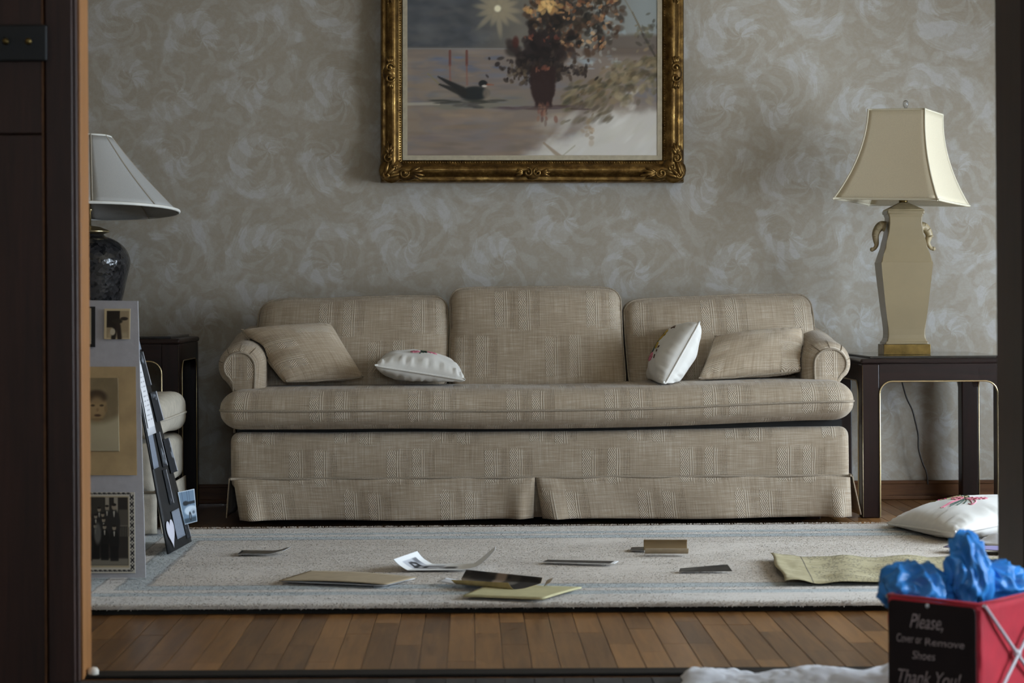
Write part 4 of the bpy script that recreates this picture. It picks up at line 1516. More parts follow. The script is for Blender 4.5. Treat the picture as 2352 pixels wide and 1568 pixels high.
M['tableglass'] = plain('smoked_table_glass', (0.015, 0.015, 0.016), 0.07, spec=0.7, var=0.1)
end_table(1.304, 1.818, 6.84, 7.40, .541, 'dark wood end table with brass edging right of the sofa')
end_table(-1.50, -.985, 6.90, 7.38, .620, 'dark wood end table mostly hidden behind the photo boards at left')

# ------------------------------------------------------------------ right lamp
def lamp_right():
    cx, cy, zt = P(2076, 700, 7.07).x, 7.07, .5416
    root = thing('table_lamp', (cx, cy, zt), 'cream vase shaped table lamp with bell shade on the right end table', 'lamp')

    def loft(rings, name, mat, bev=.0, sm=False):
        V, Fc = [], []
        for (hw, hd, z) in rings:
            V += [(cx - hw, cy - hd, z), (cx + hw, cy - hd, z), (cx + hw, cy + hd, z), (cx - hw, cy + hd, z)]
        for i in range(len(rings) - 1):
            for k in range(4):
                l = (k + 1) % 4
                Fc.append((i * 4 + k, i * 4 + l, (i + 1) * 4 + l, (i + 1) * 4 + k))
        Fc += [(3, 2, 1, 0), tuple((len(rings) - 1) * 4 + k for k in range(4))]
        bm = bmesh.new()
        vs_ = [bm.verts.new(v) for v in V]
        for f in Fc: bm.faces.new([vs_[i] for i in f])
        if bev:
            vert = [e for e in bm.edges if abs(e.verts[0].co.z - e.verts[1].co.z) > 1e-5]
            bmesh.ops.bevel(bm, geom=vert, offset=bev, segments=3, profile=.5, affect='EDGES')
        bm.verts.index_update()
        o = mesh(name, [v.co.copy() for v in bm.verts], [[v.index for v in f.verts] for f in bm.faces], mat, root, sm=sm)
        bm.free()
        return o
    zz = lambda y: P(2076, y, cy).z
    loft([(.080, .052, zt), (.080, .052, zt + .003), (.080, .052, zz(790))], 'brass_base', M['oldbrass'], .002)
    q = .66
    rows = [(789, .0745), (785, .0735), (782, .0690), (776, .0655), (768, .0640), (755, .0645), (730, .0680), (700, .0735), (660, .0800), (630, .0850), (604, .0885), (602, .0888),
            (600, .0872), (585, .0800), (570, .0730), (555, .0675), (540, .0625), (525, .0588), (512, .0570), (500, .0570), (497, .0585), (495, .0600), (493, .0600), (492, .0635), (489, .0645), (486, .0645), (484, .0630)]
    V = [(w, .042 + (w - .057) * .55, zz(y)) for y, w in rows]
    loft(V, 'vase_body', M['ceramic'], .004)
    loft([(.063, .045, zz(484)), (.060, .043, zz(481)), (.019, .016, zz(467)), (.017, .014, zz(465.5))], 'vase_lid', M['ceramic_dark'], .002)
    MB().lathe([(.0150, zz(466)), (.0150, zz(458)), (.009, zz(457)), (.006, zz(450)), (.006, zz(250))], cx, cy, 20).build('brass_neck', M['oldbrass'], root, True)
    # scrolled handles
    for sg in (-1, 1):
        pts = [(2033, 520), (2024, 519), (2016, 526), (2011, 538), (2012, 552), (2013, 562), (2009, 570), (2003, 573)]
        if sg < 0:
            pts = [P(x, y, cy) for x, y in pts]
        else:
            pts = [P(x, y, cy) for x, y in [(2112, 522), (2121, 521), (2129, 528), (2134, 540), (2131, 552), (2132, 560), (2138, 569), (2144, 571)]]
        o = MB().tube(crom(pts, 5), [lerp(.0190, .0065, min(1, i / 28)) for i in range(len(crom(pts, 5)))], 12).build('handle', M['ceramic_dark'], root, True)
        MB().blob(pts[-1], .0075, 10, 8).build('scroll_tip', M['ceramic_dark'], o, True)
        for k in (1, 2, 3):
            c = pts[k] + Vector((sg * .010, -.006, .012 - .004 * k))
            MB().blob(c - Vector((sg * .006, 0, .004)), (.004, .011, .010), 8, 6, Matrix.Rotation(sg * .5 * k, 3, 'Y')).build('leaf', M['ceramic_dark'], o, True)
    # bell shade: square, turned on the stem and slightly tilted
    phi = math.radians(30)
    zb, ztp = P(2070, 466.5, cy).z, P(2070, 256, cy).z
    Mx = Matrix.Translation((cx - .004, cy, zb)) @ Matrix.Rotation(math.radians(2.6), 4, 'Y') @ Matrix.Rotation(-phi + 0.0, 4, 'Z')
    hb, ht = .366 / 2, .200 / 2
    Hs = ztp - zb

    def wid(t):            # t = 1 top
        return ht + (hb - ht) * (1 - t) ** 2.0
    R = 14
    corners = [(-1, -1), (1, -1), (1, 1), (-1, 1)]
    for k in range(4):
        a, b = Vector(corners[k]), Vector(corners[(k + 1) % 4])

        def fn(u, v, a=a, b=b):
            w = wid(v)
            p = a.lerp(b, u) * w
            n = (a + b) / 2
            bow = -.010 * (1 - (2 * u - 1) ** 2) * (1 - v) * .6
            return Mx @ Vector((p.x + n.x * bow, p.y + n.y * bow, v * Hs))
        sheet('shade_panel', fn, 12, R, (M['shade_cream'], M['shade_cream']), root, .0012)
    for k in range(4):
        c = corners[k]
        pts = [Mx @ Vector((c[0] * wid(i / R), c[1] * wid(i / R), i / R * Hs)) for i in range(R + 1)]
        MB().tube(pts, .0030, 8).build('corner_binding', M['cream_trim'], root, True)
    for t, r in ((0, .0040), (1, .0034)):
        for k in range(4):
            a, b = Vector(corners[k]), Vector(corners[(k + 1) % 4])
            n = (a + b) / 2
            pts = []
            for i in range(13):
                u = i / 12
                w = wid(t)
                p = a.lerp(b, u) * w
                bow = -.010 * (1 - (2 * u - 1) ** 2) * (1 - t) * .6
                pts.append(Mx @ Vector((p.x + n.x * bow, p.y + n.y * bow, t * Hs + (.004 if t == 0 else -.002))))
            MB().tube(pts, r * .8, 8).build('edge_binding', M['cream_trim'], root, True)
    top = Mx @ Vector((0, 0, Hs))
    for k in (0, 1):
        a = Mx @ Vector((corners[k][0] * ht, corners[k][1] * ht, Hs - .004))
        b = Mx @ Vector((-corners[k][0] * ht, -corners[k][1] * ht, Hs - .004))
        MB().tube([a, b], .0015, 6).build('spider_wire', M['oldbrass'], root, True)
    fz = top.z
    MB().lathe([(.0045, fz - .012), (.0045, fz - .002), (.0030, fz + .001), (.0034, fz + .008), (.0050, fz + .014), (.0085, fz + .020), (.0098, fz + .027), (.0085, fz + .034), (.005, fz + .038), (.001, fz + .0395)],
               top.x, top.y, 20).build('finial', M['finial'], root, True)
    # cord behind the table
    pts = [P(2070, 862, 7.42), P(2074, 885, 7.42), P(2083, 915, 7.43), P(2095, 940, 7.43), P(2103, 970, 7.43), P(2109, 1000, 7.43), P(2110, 1030, 7.43), P(2118, 1060, 7.43), P(2128, 1085, 7.43), P(2131, 1112, 7.43)]
    tag(MB().tube(crom([Vector((pts[0].x, 7.425, .535)), Vector((pts[0].x, 7.425, .50))] + pts, 5), .0030, 8).build('power_cord', M['cord'], None, True), 'thin dark lamp cord hanging behind the right end table', 'cord')


M['finial'] = plain('glass_finial', (0.80, 0.80, 0.78), 0.08, spec=0.5, var=0.05)
M['finial'].node_tree.nodes['Principled BSDF'].inputs['Transmission Weight'].default_value = 0.85
lamp_right()

# ------------------------------------------------------------------ left lamp
def lamp_left():
    cy = 7.12
    c0 = P(207, 600, cy)
    cx, zt = c0.x, .6206
    zz = lambda y: P(207, y, cy).z
    k = cy / F
    root = thing('table_lamp', (cx, cy, zt), 'black jar table lamp with pale panelled cone shade at the left wall', 'lamp')
    MB().lathe([(.060, zt), (.062, zt + .006), (.060, zt + .012), (.055, zt + .016)], cx, cy, 36).build('lamp_base', M['darkwood'], root, True)
    prof = [(.052, zt + .014), (.060, zt + .03), (.078, zz(725)), (72 * k, zz(690)), (84 * k, zz(638)), (91 * k, zz(607)), (90 * k, zz(592)), (83 * k, zz(575)), (70 * k, zz(560)), (52 * k, zz(549)), (36 * k, zz(543)), (31 * k, zz(538))]
    sm_ = crom([Vector((r, 0, z)) for r, z in prof], 4)
    MB().lathe([(v.x, v.z) for v in sm_], cx, cy, 44).build('jar_body', M['crackle'], root, True)
    MB().lathe([(30 * k, zz(538)), (44 * k, zz(534)), (45 * k, zz(531)), (43 * k, zz(529)), (30 * k, zz(524)), (22 * k, zz(521)), (10 * k, zz(519)), (.004, zz(518))], cx, cy, 32).build('brass_cap', M['brass'], root, True)
    MB().lathe([(.0045, zz(520)), (.0045, zz(486)), (.009, zz(484)), (.009, zz(478)), (.004, zz(476)), (.004, zz(316))], cx, cy, 16).build('stem', M['brass'], root, True)
    rb, rt = 203 * k, 47 * k
    zb, ztp = zz(487), zz(312)
    Mx = Matrix.Translation((cx, cy, zb)) @ Matrix.Rotation(math.radians(-3.0), 4, 'X')
    Hs = ztp - zb
    n = 8
    a0 = math.radians(-90 + 12)

    def rad(u, v):
        r = lerp(rb, rt, v) - .010 * math.sin(math.pi * v)
        return r * lerp(1.0, .985, math.sin(math.pi * u))
    for s in range(n):
        def fn(u, v, s=s):
            a = a0 + (s + u) * 2 * math.pi / n
            r = rad(u, v)
            return Mx @ Vector((r * math.cos(a), r * math.sin(a), v * Hs))
        sheet('shade_panel', fn, 8, 10, (M['shade_white'], M['shade_white']), root, .0012)
        a = a0 + s * 2 * math.pi / n
        MB().tube([Mx @ Vector((rad(0, i / 10) * math.cos(a), rad(0, i / 10) * math.sin(a), i / 10 * Hs)) for i in range(11)], .0030, 8).build('seam_binding', M['shade_seam'], root, True)
    for z, r, t in ((0.004, rb, .0055), (Hs - .003, rt, .0045)):
        MB().tube([Mx @ Vector((r * math.cos(2 * math.pi * i / 64), r * math.sin(2 * math.pi * i / 64), z)) for i in range(64)], t, 8, closed=True).build('edge_binding', M['shade_trim'], root, True)
    for q in range(3):
        a = q * 2 * math.pi / 3 + .4
        MB().tube([Mx @ Vector((0, 0, Hs - .006)), Mx @ Vector((rt * math.cos(a), rt * math.sin(a), Hs - .004))], .0015, 6).build('spider_wire', M['oldbrass'], root, True)


lamp_left()

# ------------------------------------------------------------------ armchair at the left
def armchair():
    root = thing('armchair', (-1.30, 6.52, 0), 'pale upholstered armchair mostly hidden behind the photo boards', 'armchair')
    x0, x1, y0, y1 = -1.74, -.965, 6.24, 6.86
    zr = RUG_Z + .005
    cx, cy = (x0 + x1) / 2, (y0 + y1) / 2
    V, Fc, UV = rbox(x1 - x0, y1 - y0, .15, .03, lambda p: Vector((p.x + cx, p.y + cy, p.z + .225)), (12, 8, 4))
    mesh('base', V, Fc, M['chair'], root)
    V, Fc, UV = rbox(.62, .52, .125, .045, lambda p: Vector((p.x + x1 + .020 - .31, p.y + cy, p.z + .372 + .012 * (1 - (p.y / .26) ** 2) + .006 * mnoise.noise(p * 6))), (12, 10, 3), 5)
    o = mesh('seat_cushion', V, Fc, M['chair'], root)
    MB().tube([(x1 + .020 - .02, cy - .258, .372), (x1 + .011, cy - .25, .372), (x1 + .021, cy - .22, .373)] + [(x1 + .0215, cy - .2 + .4 * i / 8, .373) for i in range(9)] + [(x1 + .011, cy + .25, .372)], .0045, 8).build('piping', M['chair'], o, True)
    MB().tube([(x1 - .02 - .5 * i / 8, cy - .2605, .372) for i in range(9)], .0045, 8).build('piping', M['chair'], o, True)
    # skirt panels
    sheet('skirt_panel', lambda u, v: (lerp(x0, x1 + .004, u), y0 - .004 - .008 * (1 - v) * (1 + math.sin(u * 17)), lerp(zr, .155, v)), 40, 6, (M['chair'], M['chair']), root, .004)
    sheet('skirt_panel', lambda u, v: (x1 + .004 + .008 * (1 - v) * (1 + math.sin(u * 15 + 1)), lerp(y0 - .004, y1, u), lerp(zr, .155, v)), 30, 6, (M['chair'], M['chair']), root, .004)
    MB().tube([(lerp(x0, x1 + .005, i / 10), y0 - .006, .156) for i in range(11)], .004, 8).build('welt', M['chair'], root, True)
    for x in (x0 + .05, x1 - .1):
        for y in (y0 + .05, y1 - .1):
            MB().box(x, x + .05, y, y + .05, RUG_Z + .003, .16, .004).build('leg', M['darkwood_z'], root)
    # arms and back
    for yy in (y0 + .05, y1 - .05):
        V, Fc, UV = rbox(.60, .11, .24, .05, lambda p: Vector((p.x + x0 + .34 + .0, p.y + yy, p.z + .405)), (10, 2, 4), 5)
        mesh('arm', V, Fc, M['chair'], root)
    V, Fc, UV = rbox(.17, y1 - y0, .50, .06, lambda p: Vector((p.x + x0 + .09 - .06 * (p.z + .25), p.y + cy, p.z + .52)), (3, 10, 8), 5)
    mesh('backrest', V, Fc, M['chair'], root)


armchair()

# ------------------------------------------------------------------ raster helper for flat prints
def fbm(h, w, cells, seed, octv=4, aspect=(1, 1)):
    r = np.random.RandomState(seed)
    out = np.zeros((h, w))
    amp, tot = 1.0, 0.0
    for o in range(octv):
        gy, gx = max(2, int(cells * aspect[1] * 2 ** o)), max(2, int(cells * aspect[0] * 2 ** o))
        L = r.rand(gy + 2, gx + 2)
        yy = np.linspace(0, gy, h)
        xx = np.linspace(0, gx, w)
        yi, xi = yy.astype(int), xx.astype(int)
        fy, fx = (yy - yi)[:, None], (xx - xi)[None, :]
        fy, fx = fy * fy * (3 - 2 * fy), fx * fx * (3 - 2 * fx)
        a = L[yi][:, xi]; b = L[yi][:, xi + 1]; c = L[yi + 1][:, xi]; d = L[yi + 1][:, xi + 1]
        out += amp * ((a * (1 - fx) + b * fx) * (1 - fy) + (c * (1 - fx) + d * fx) * fy)
        tot += amp
        amp *= .55
    return out / tot


def nss(a, b, x):
    t = np.clip((x - a) / (b - a), 0, 1)
    return t * t * (3 - 2 * t)


class Canvas:
    """Colours for a flat print, sampled on a grid in photo pixels (x0..x1, y0..y1)."""
    def __init__(s, x0, x1, y0, y1, step, base):
        s.w, s.h = max(2, int(round((x1 - x0) / step)) + 1), max(2, int(round((y1 - y0) / step)) + 1)
        s.X, s.Y = np.meshgrid(np.linspace(x0, x1, s.w), np.linspace(y0, y1, s.h))
        s.C = np.zeros((s.h, s.w, 3))
        s.C[:] = base

    def put(s, mask, c, k=1.0):
        mk = np.clip(mask * k, 0, 1)[..., None]
        s.C = s.C * (1 - mk) + np.asarray(c, float) * mk

    def ell(s, cx, cy, rx, ry, c, k=1.0, soft=.25, rot=0.0):
        dx, dy = s.X - cx, s.Y - cy
        ca, sa = math.cos(rot), math.sin(rot)
        u, v = (dx * ca + dy * sa) / rx, (-dx * sa + dy * ca) / ry
        s.put(1 - nss(1 - soft, 1 + soft, np.sqrt(u * u + v * v)), c, k)

    def rect(s, xa, xb, ya, yb, c, k=1.0, soft=.8):
        s.put(nss(xa - soft, xa + soft, s.X) * (1 - nss(xb - soft, xb + soft, s.X)) * nss(ya - soft, ya + soft, s.Y) * (1 - nss(yb - soft, yb + soft, s.Y)), c, k)

    def line(s, xa, ya, xb, yb, r, c, k=1.0, r2=None):
        d = np.array([xb - xa, yb - ya], float)
        L2 = (d ** 2).sum() + 1e-9
        t = np.clip(((s.X - xa) * d[0] + (s.Y - ya) * d[1]) / L2, 0, 1)
        dist = np.hypot(s.X - xa - t * d[0], s.Y - ya - t * d[1])
        rr = r + ((r2 if r2 is not None else r) - r) * t
        s.put(1 - nss(rr * .6, rr * 1.4 + .3, dist), c, k)

    def linear(s, gain=1.0):
        c = np.clip(s.C, 0, 255) / 255.0
        lin = np.where(c <= .04045, c / 12.92, ((c + .055) / 1.055) ** 2.4) * gain
        return np.clip(lin, 0, .9)

    def build(s, name, corners, parent, gain=1.0, mat=None, th=.001, warp=None):
        """corners: world points for (x0,y1) (x1,y1) (x1,y0) (x0,y0): bottom-left, bottom-right, top-right, top-left."""
        f = bil(*corners)
        lin = s.linear(gain)[::-1].reshape(-1, 3)
        fn = (lambda u, v: warp(u, v, f)) if warp else f
        return sheet(name, fn, s.w - 1, s.h - 1, (mat or M['print'], mat or M['print']), parent, th, colr=lin, sm=True)


# ------------------------------------------------------------------ framed painting
def painting():
    D = 7.40
    x0, x1, y0, y1 = 932, 1508, -22, 359
    cv = Canvas(x0, x1, y0, y1, 2.0, (96, 88, 80))
    X, Y = cv.X, cv.Y
    h, w = cv.h, cv.w
    f1, f2, f3 = fbm(h, w, 6, 1), fbm(h, w, 14, 2), fbm(h, w, 40, 3, 3)
    fh = fbm(h, w, 4, 4, 5, (1, 4))
    R_ = random.Random(5)

    def dabs(n, pos, pal, size, k=.8, ang=(0, math.pi), asp=(.4, .8), soft=.35):
        for _ in range(n):
            px, py = pos()
            sz = R_.uniform(*size)
            c = R_.choice(pal)
            j = R_.uniform(-10, 10)
            cv.ell(px, py, sz, sz * R_.uniform(*asp), tuple(q + j for q in c), k * R_.uniform(.6, 1.0), soft, R_.uniform(*ang))
    # stormy sky
    sky = np.clip((114 - Y) / 8, 0, 1)
    cv.put(sky, (64, 65, 67))
    cv.put(sky * nss(.45, .75, f1), (92, 90, 88), .7)
    cv.put(sky * nss(.48, .7, f2) * nss(50, 110, Y), (88, 88, 90), .5)
    cv.put(sky * nss(1050, 1200, X), (100, 93, 82), .75)
    cv.put(sky * nss(1330, 1480, X), (120, 126, 126), .7)
    dabs(90, lambda: (R_.uniform(932, 1130), R_.uniform(-20, 108)), [(58, 59, 62), (82, 82, 82), (70, 72, 76), (96, 92, 88)], (9, 24), .28, (-.3, .3), (.35, .6), .7)
    # water and wet sand
    wat = nss(111, 115, Y)
    cv.put(wat, (104, 94, 86))
    cv.put(wat * nss(.5, .7, fh), (96, 95, 100), .55)
    cv.put(wat * nss(.55, .72, f1), (120, 106, 90), .5)
    cv.put(nss(195, 245, Y) * (1 - nss(245, 260, Y)) * nss(960, 1010, X) * (1 - nss(1180, 1240, X)), (96, 96, 84), .5)
    dabs(120, lambda: (R_.uniform(932, 1190), R_.uniform(116, 250)), [(98, 92, 92), (112, 100, 88), (90, 92, 100), (118, 106, 92)], (12, 34), .35, (-.06, .06), (.10, .22), .6)
    dabs(14, lambda: (R_.uniform(1000, 1150), R_.uniform(128, 165)), [(78, 86, 106)], (8, 20), .5, (-.05, .05), (.15, .3), .6)
    dabs(130, lambda: (R_.uniform(932, 1300), R_.uniform(250, 358)), [(112, 97, 84), (104, 94, 92), (122, 106, 88), (98, 86, 76)], (14, 40), .35, (-.08, .08), (.10, .25), .6)
    cv.line(932, 112, 1190, 113, 1.2, (112, 112, 108), .6)
    cv.line(935, 238, 1010, 237, 3, (138, 132, 118), .7)
    # far hill, right
    hill = nss(84, 96, Y + 10 * np.sin((X - 1370) / 60)) * (1 - nss(122, 136, Y)) * nss(1340, 1400, X)
    cv.put(hill, (84, 74, 66), .85)
    dabs(16, lambda: (R_.uniform(1310, 1420), R_.uniform(126, 160)), [(126, 132, 136), (112, 118, 120)], (6, 18), .6, (-.2, .1), (.2, .4), .4)
    dabs(10, lambda: (R_.uniform(1330, 1440), R_.uniform(20, 80)), [(116, 124, 126)], (6, 13), .6)
    # pale dune lower right
    dn = (Y - 348) + (X - 1230) * .62 + 46 * (f1 - .5) + 30 * (f2 - .5)
    dune = nss(-24, 26, dn) * nss(228, 268, Y + 30 * (f2 - .5))
    cv.put(dune, (158, 154, 148), .92)
    dabs(60, lambda: (R_.uniform(1240, 1507), R_.uniform(270, 356)), [(166, 164, 160), (158, 154, 146), (148, 144, 134)], (14, 34), .3, (-.9, -.4), (.2, .4), .7)
    dabs(9, lambda: (R_.uniform(1425, 1455), R_.uniform(208, 250)), [(164, 160, 154)], (8, 15), .6, (-1.2, -.6), (.4, .6), .5)
    # green brush on the slope
    def slope():
        px = R_.uniform(1290, 1507)
        return px, 190 - (px - 1400) * .42 + R_.gauss(0, 20)
    dabs(260, slope, [(74, 70, 52), (92, 84, 62), (56, 54, 42), (110, 94, 70), (86, 72, 54), (120, 108, 84)], (4, 13), .6, (-1.0, -.2), (.3, .6), .5)
    dabs(70, lambda: (R_.uniform(1400, 1505), R_.uniform(140, 235)), [(110, 98, 76), (92, 84, 62), (124, 112, 90), (74, 66, 52)], (5, 13), .5)
    dabs(40, lambda: (R_.uniform(1310, 1400), R_.uniform(232, 275)), [(84, 74, 58), (104, 94, 76), (70, 62, 52)], (6, 15), .5, (-.9, -.4), (.3, .5), .5)
    dabs(12, lambda: (R_.gauss(1352, 8), R_.gauss(298, 14)), [(130, 110, 86), (112, 94, 74)], (4, 9), .5)
    # little thorn at the bottom
    cv.line(1248, 326, 1284, 357, 2, (104, 86, 66), .55, 5)
    cv.line(1318, 332, 1290, 355, 1.5, (122, 116, 98), .5)
    # canopy of brown leaves
    def canopy():
        a, r = R_.uniform(0, 6.28), math.sqrt(R_.random())
        return 1318 + 112 * r * math.cos(a), 28 + 112 * r * math.sin(a) * (.9 if math.sin(a) > 0 else .6)
    dabs(230, canopy, [(44, 38, 32), (58, 46, 36), (72, 54, 40), (36, 33, 30)], (6, 14), .85)
    dabs(260, canopy, [(134, 100, 70), (112, 78, 52), (92, 62, 44), (62, 48, 38), (150, 120, 88), (50, 44, 34)], (3.5, 8), .85, soft=.25)
    dabs(40, lambda: (R_.uniform(1330, 1420), R_.uniform(0, 150)), [(128, 128, 122), (112, 112, 106)], (3, 7), .6)
    # branch at right
    cv.line(1448, 30, 1472, 80, 1.6, (78, 70, 58), .7)
    cv.line(1472, 80, 1500, 130, 3, (56, 50, 44), .75, 2)
    cv.line(1430, 0, 1470, 70, 1.2, (96, 86, 70), .6)
    dabs(30, lambda: (R_.gauss(1476, 14), R_.gauss(72, 20)), [(76, 72, 58), (98, 88, 68), (62, 58, 50)], (4, 9), .6)
    # dark clump and the vase-like trunk with reflection
    dabs(120, lambda: (R_.gauss(1248, 26), R_.gauss(118, 24)), [(34, 27, 25), (40, 30, 27), (30, 26, 24)], (9, 20), .9)
    dabs(190, lambda: (R_.gauss(1250, 48), R_.gauss(160, 15)), [(36, 29, 26), (44, 36, 30), (60, 48, 38)], (3, 9), .85)
    dabs(26, lambda: (R_.uniform(1165, 1210), R_.uniform(150, 190)), [(92, 80, 64), (60, 50, 40)], (3, 6), .8)
    cv.ell(1184, 98, 7, 13, (64, 34, 28), .85, .4)
    dabs(12, lambda: (R_.uniform(1205, 1280), R_.gauss(88, 5)), [(98, 52, 38), (128, 84, 62), (76, 40, 32)], (3, 7), .7)
    body = (1 - nss(25 - 9 * nss(200, 235, Y), 32 - 9 * nss(200, 235, Y), np.abs(X - 1246) + 6 * (f3 - .5))) * nss(148, 158, Y) * (1 - nss(238, 252, Y))
    cv.put(body, (42, 28, 25), .95)
    dabs(9, lambda: (R_.uniform(1228, 1268), R_.gauss(157, 3)), [(118, 78, 60), (92, 56, 44)], (3, 6), .7)
    dabs(20, lambda: (R_.gauss(1246, 9), R_.uniform(238, 282)), [(98, 62, 50), (74, 54, 48), (116, 84, 66)], (4, 9), .6, (1.3, 1.8), (.4, .6))
    dabs(16, lambda: (R_.uniform(1150, 1335), R_.gauss(247, 4)), [(62, 48, 46), (76, 64, 64)], (10, 26), .6, (-.04, .04), (.08, .18))
    # poles
    for px in (1035, 1073):
        cv.line(px, 118, px, 150, 2.6, (88, 52, 44), .8)
        cv.line(px, 150, px + 1, 194, 2.0, (108, 76, 66), .65)
    # starburst blossom
    for k in range(14):
        a = 2 * math.pi * k / 14 + .12
        L = 50 + 12 * math.sin(k * 2.7)
        cv.ell(1143 + L * .62 * math.cos(a), 22 + L * .62 * math.sin(a), L * .42, 6.0, (142, 130, 106), .5, .6, a)
    cv.ell(1143, 20, 30, 27, (132, 120, 98), .5, .8)
    cv.ell(1143, 22, 7.5, 7.5, (186, 178, 154), .9, .4)
    # yellow blossoms
    dabs(26, lambda: (R_.gauss(1248, 16), R_.gauss(20, 13)), [(164, 134, 88), (180, 152, 104), (140, 108, 70)], (5, 10), .8)
    # long tailed dark bird
    cv.ell(1090, 214, 33, 16, (32, 34, 34), .95, .2, -.05)
    cv.line(1008, 176, 1062, 206, 1.5, (34, 33, 32), .93, 8)
    cv.line(1010, 193, 1066, 214, 1.5, (38, 36, 33), .9, 8)
    cv.line(985, 169, 1010, 192, 1.6, (106, 98, 68), .6)
    cv.ell(1117, 214, 8, 11, (112, 100, 88), .7, .5)
    cv.ell(1110, 192, 10, 8, (28, 28, 28), .95, .2)
    cv.ell(1113, 197, 6, 2.6, (170, 162, 152), .85, .4)
    cv.line(1119, 194, 1134, 194, 1.8, (118, 72, 54), .8, .8)
    dabs(14, lambda: (R_.uniform(1000, 1145), R_.gauss(233, 2.5)), [(46, 46, 40), (58, 56, 50)], (12, 28), .7, (-.03, .03), (.08, .16))
    dabs(10, lambda: (R_.gauss(1090, 18), R_.gauss(241, 3)), [(60, 57, 54)], (8, 18), .5, (-.03, .03), (.15, .3))
    rootp = P(1222, 416, 7.44)
    root = thing('framed_painting', (rootp.x, rootp.y, rootp.z), 'oil painting of a dark bird in an ornate gilt frame above the sofa', 'painting')
    cs = [P(x0 - 3, y1 + 3, D + .012), P(x1 + 5, y1 + 3, D + .012), P(x1 + 5, y0 - 3, D + .012), P(x0 - 3, y0 - 3, D + .012)]
    cv.C = 255.0 * np.clip(cv.C / 255.0, 0, 1) ** 1.18
    cv.build('canvas', cs, root, 2.35, M['canvas'], .002)
    # frame in its own plane: pixel rectangle to metres at depth D
    fx0, fx1, fy0, fy1 = 874, 1572, -82, 418
    A = P(fx0, fy1, D); B = P(fx1, fy1, D); T = P(fx0, fy0, D)
    ux = (B - A).normalized(); uz = (T - A).normalized(); un = Vector((0, -1, 0))
    Wd, Hd = (B - A).length, (T - A).length
    back = YB - .004 - D

    def mp(a, n, z):      # a along width, z up, n towards the room
        return A + ux * a + uz * z + un * n
    # rail profile: (distance from outer edge, height above the wall side)
    prof = [(0, -.070), (0, -.020), (.004, -.008), (.010, -.004), (.016, -.010), (.022, -.004), (.034, .014), (.046, .018), (.056, .012), (.062, .000), (.066, -.004), (.070, -.006), (.078, -.010), (.080, -.018), (.080, -.070)]
    sp = prof

    def rail(p0, p1, ax, inn):
        V, Fc = [], []
        n = len(sp)
        N_ = 24
        Lr = (p1[0] - p0[0], p1[1] - p0[1])
        for i in range(N_ + 1):
            t = i / N_
            for (e, hgt) in sp:
                a = lerp(p0[0], p1[0], t) + inn[0] * e
                z = lerp(p0[1], p1[1], t) + inn[1] * e
                # mitre
                if ax == 'h': a = lerp(p0[0] + e, p1[0] - e, t)
                else: z = lerp(p0[1] + e, p1[1] - e, t)
                wob = .0035 * math.sin(t * math.pi * 6) if .02 < e < .06 else 0
                V.append(mp(a, max(hgt + wob * .4, -back), z))
        for i in range(N_):
            for k in range(n - 1):
                Fc.append((i * n + k, (i + 1) * n + k, (i + 1) * n + k + 1, i * n + k + 1))
        o = mesh('frame_rail', V, Fc, M['gilt'], root)
        return o
    rail((0, 0), (Wd, 0), 'h', (0, 1))
    rail((0, Hd), (Wd, Hd), 'h', (0, -1))
    rail((0, 0), (0, Hd), 'v', (1, 0))
    rail((Wd, 0), (Wd, Hd), 'v', (-1, 0))
    # linen liner and beaded sight edge
    li = .080
    lw = .017
    for nm, (a0, a1, z0, z1) in (('liner', (li, Wd - li, li, li + lw)), ('liner', (li, Wd - li, Hd - li - lw, Hd - li)), ('liner', (li, li + lw, li + lw, Hd - li - lw)), ('liner', (Wd - li - lw, Wd - li, li + lw, Hd - li - lw))):
        V = []
        for n_ in (-.020, -.008):
            V += [mp(a0, n_, z0), mp(a1, n_, z0), mp(a1, n_, z1), mp(a0, n_, z1)]
        MB().add(V, [(3, 2, 1, 0), (4, 5, 6, 7), (0, 1, 5, 4), (1, 2, 6, 5), (2, 3, 7, 6), (3, 0, 4, 7)]).build(nm, M['liner'], root)
    beads = MB()
    e = .072
    for i in range(int((Wd - .16) / .009)):
        a = .08 + i * .009
        for z in (e, Hd - e):
            beads.blob(mp(a, -.006, z), .0034, 6, 4)
    for i in range(int((Hd - .16) / .009)):
        z = .08 + i * .009
        for a in (e, Wd - e):
            beads.blob(mp(a, -.006, z), .0034, 6, 4)
    beads.build('beading', M['gilt'], root, True, kind='stuff')
    # carved ornaments: corner acanthus and mid rail cartouches
    def spiral(c, r, a0, turns, sg, n=.018, rr=.006):
        pts = []
        for i in range(26):
            t = i / 25
            a = a0 + sg * turns * 2 * math.pi * t
            q = r * (1 - .82 * t)
            pts.append(mp(c[0] + q * math.cos(a), n + .006 * t, c[1] + q * math.sin(a)))
        return pts, [lerp(rr * .7, rr, i / 25) for i in range(26)]

    def ornament(name, els, leaves, ground):
        mb = MB()
        for c, r, a0, tn, sg in els:
            p, q = spiral(c, r, a0, tn, sg)
            mb.tube(p, q, 7)
            mb.blob(p[-1], .006, 8, 6)
        for (c, ang, L, wd) in leaves:
            pts = [mp(c[0] + math.cos(ang) * L * t, .012 + .010 * math.sin(math.pi * t), c[1] + math.sin(ang) * L * t) for t in np.linspace(0, 1, 7)]
            mb.tube(pts, [wd * math.sin(math.pi * (.12 + .80 * t)) for t in np.linspace(0, 1, 7)], 7)
        for (c, rx, rz) in ground:
            mb.blob(mp(c[0], .004, c[1]), (rx, .016, rz), 14, 8)
        return mb.build(name, M['gilt'], root, True)
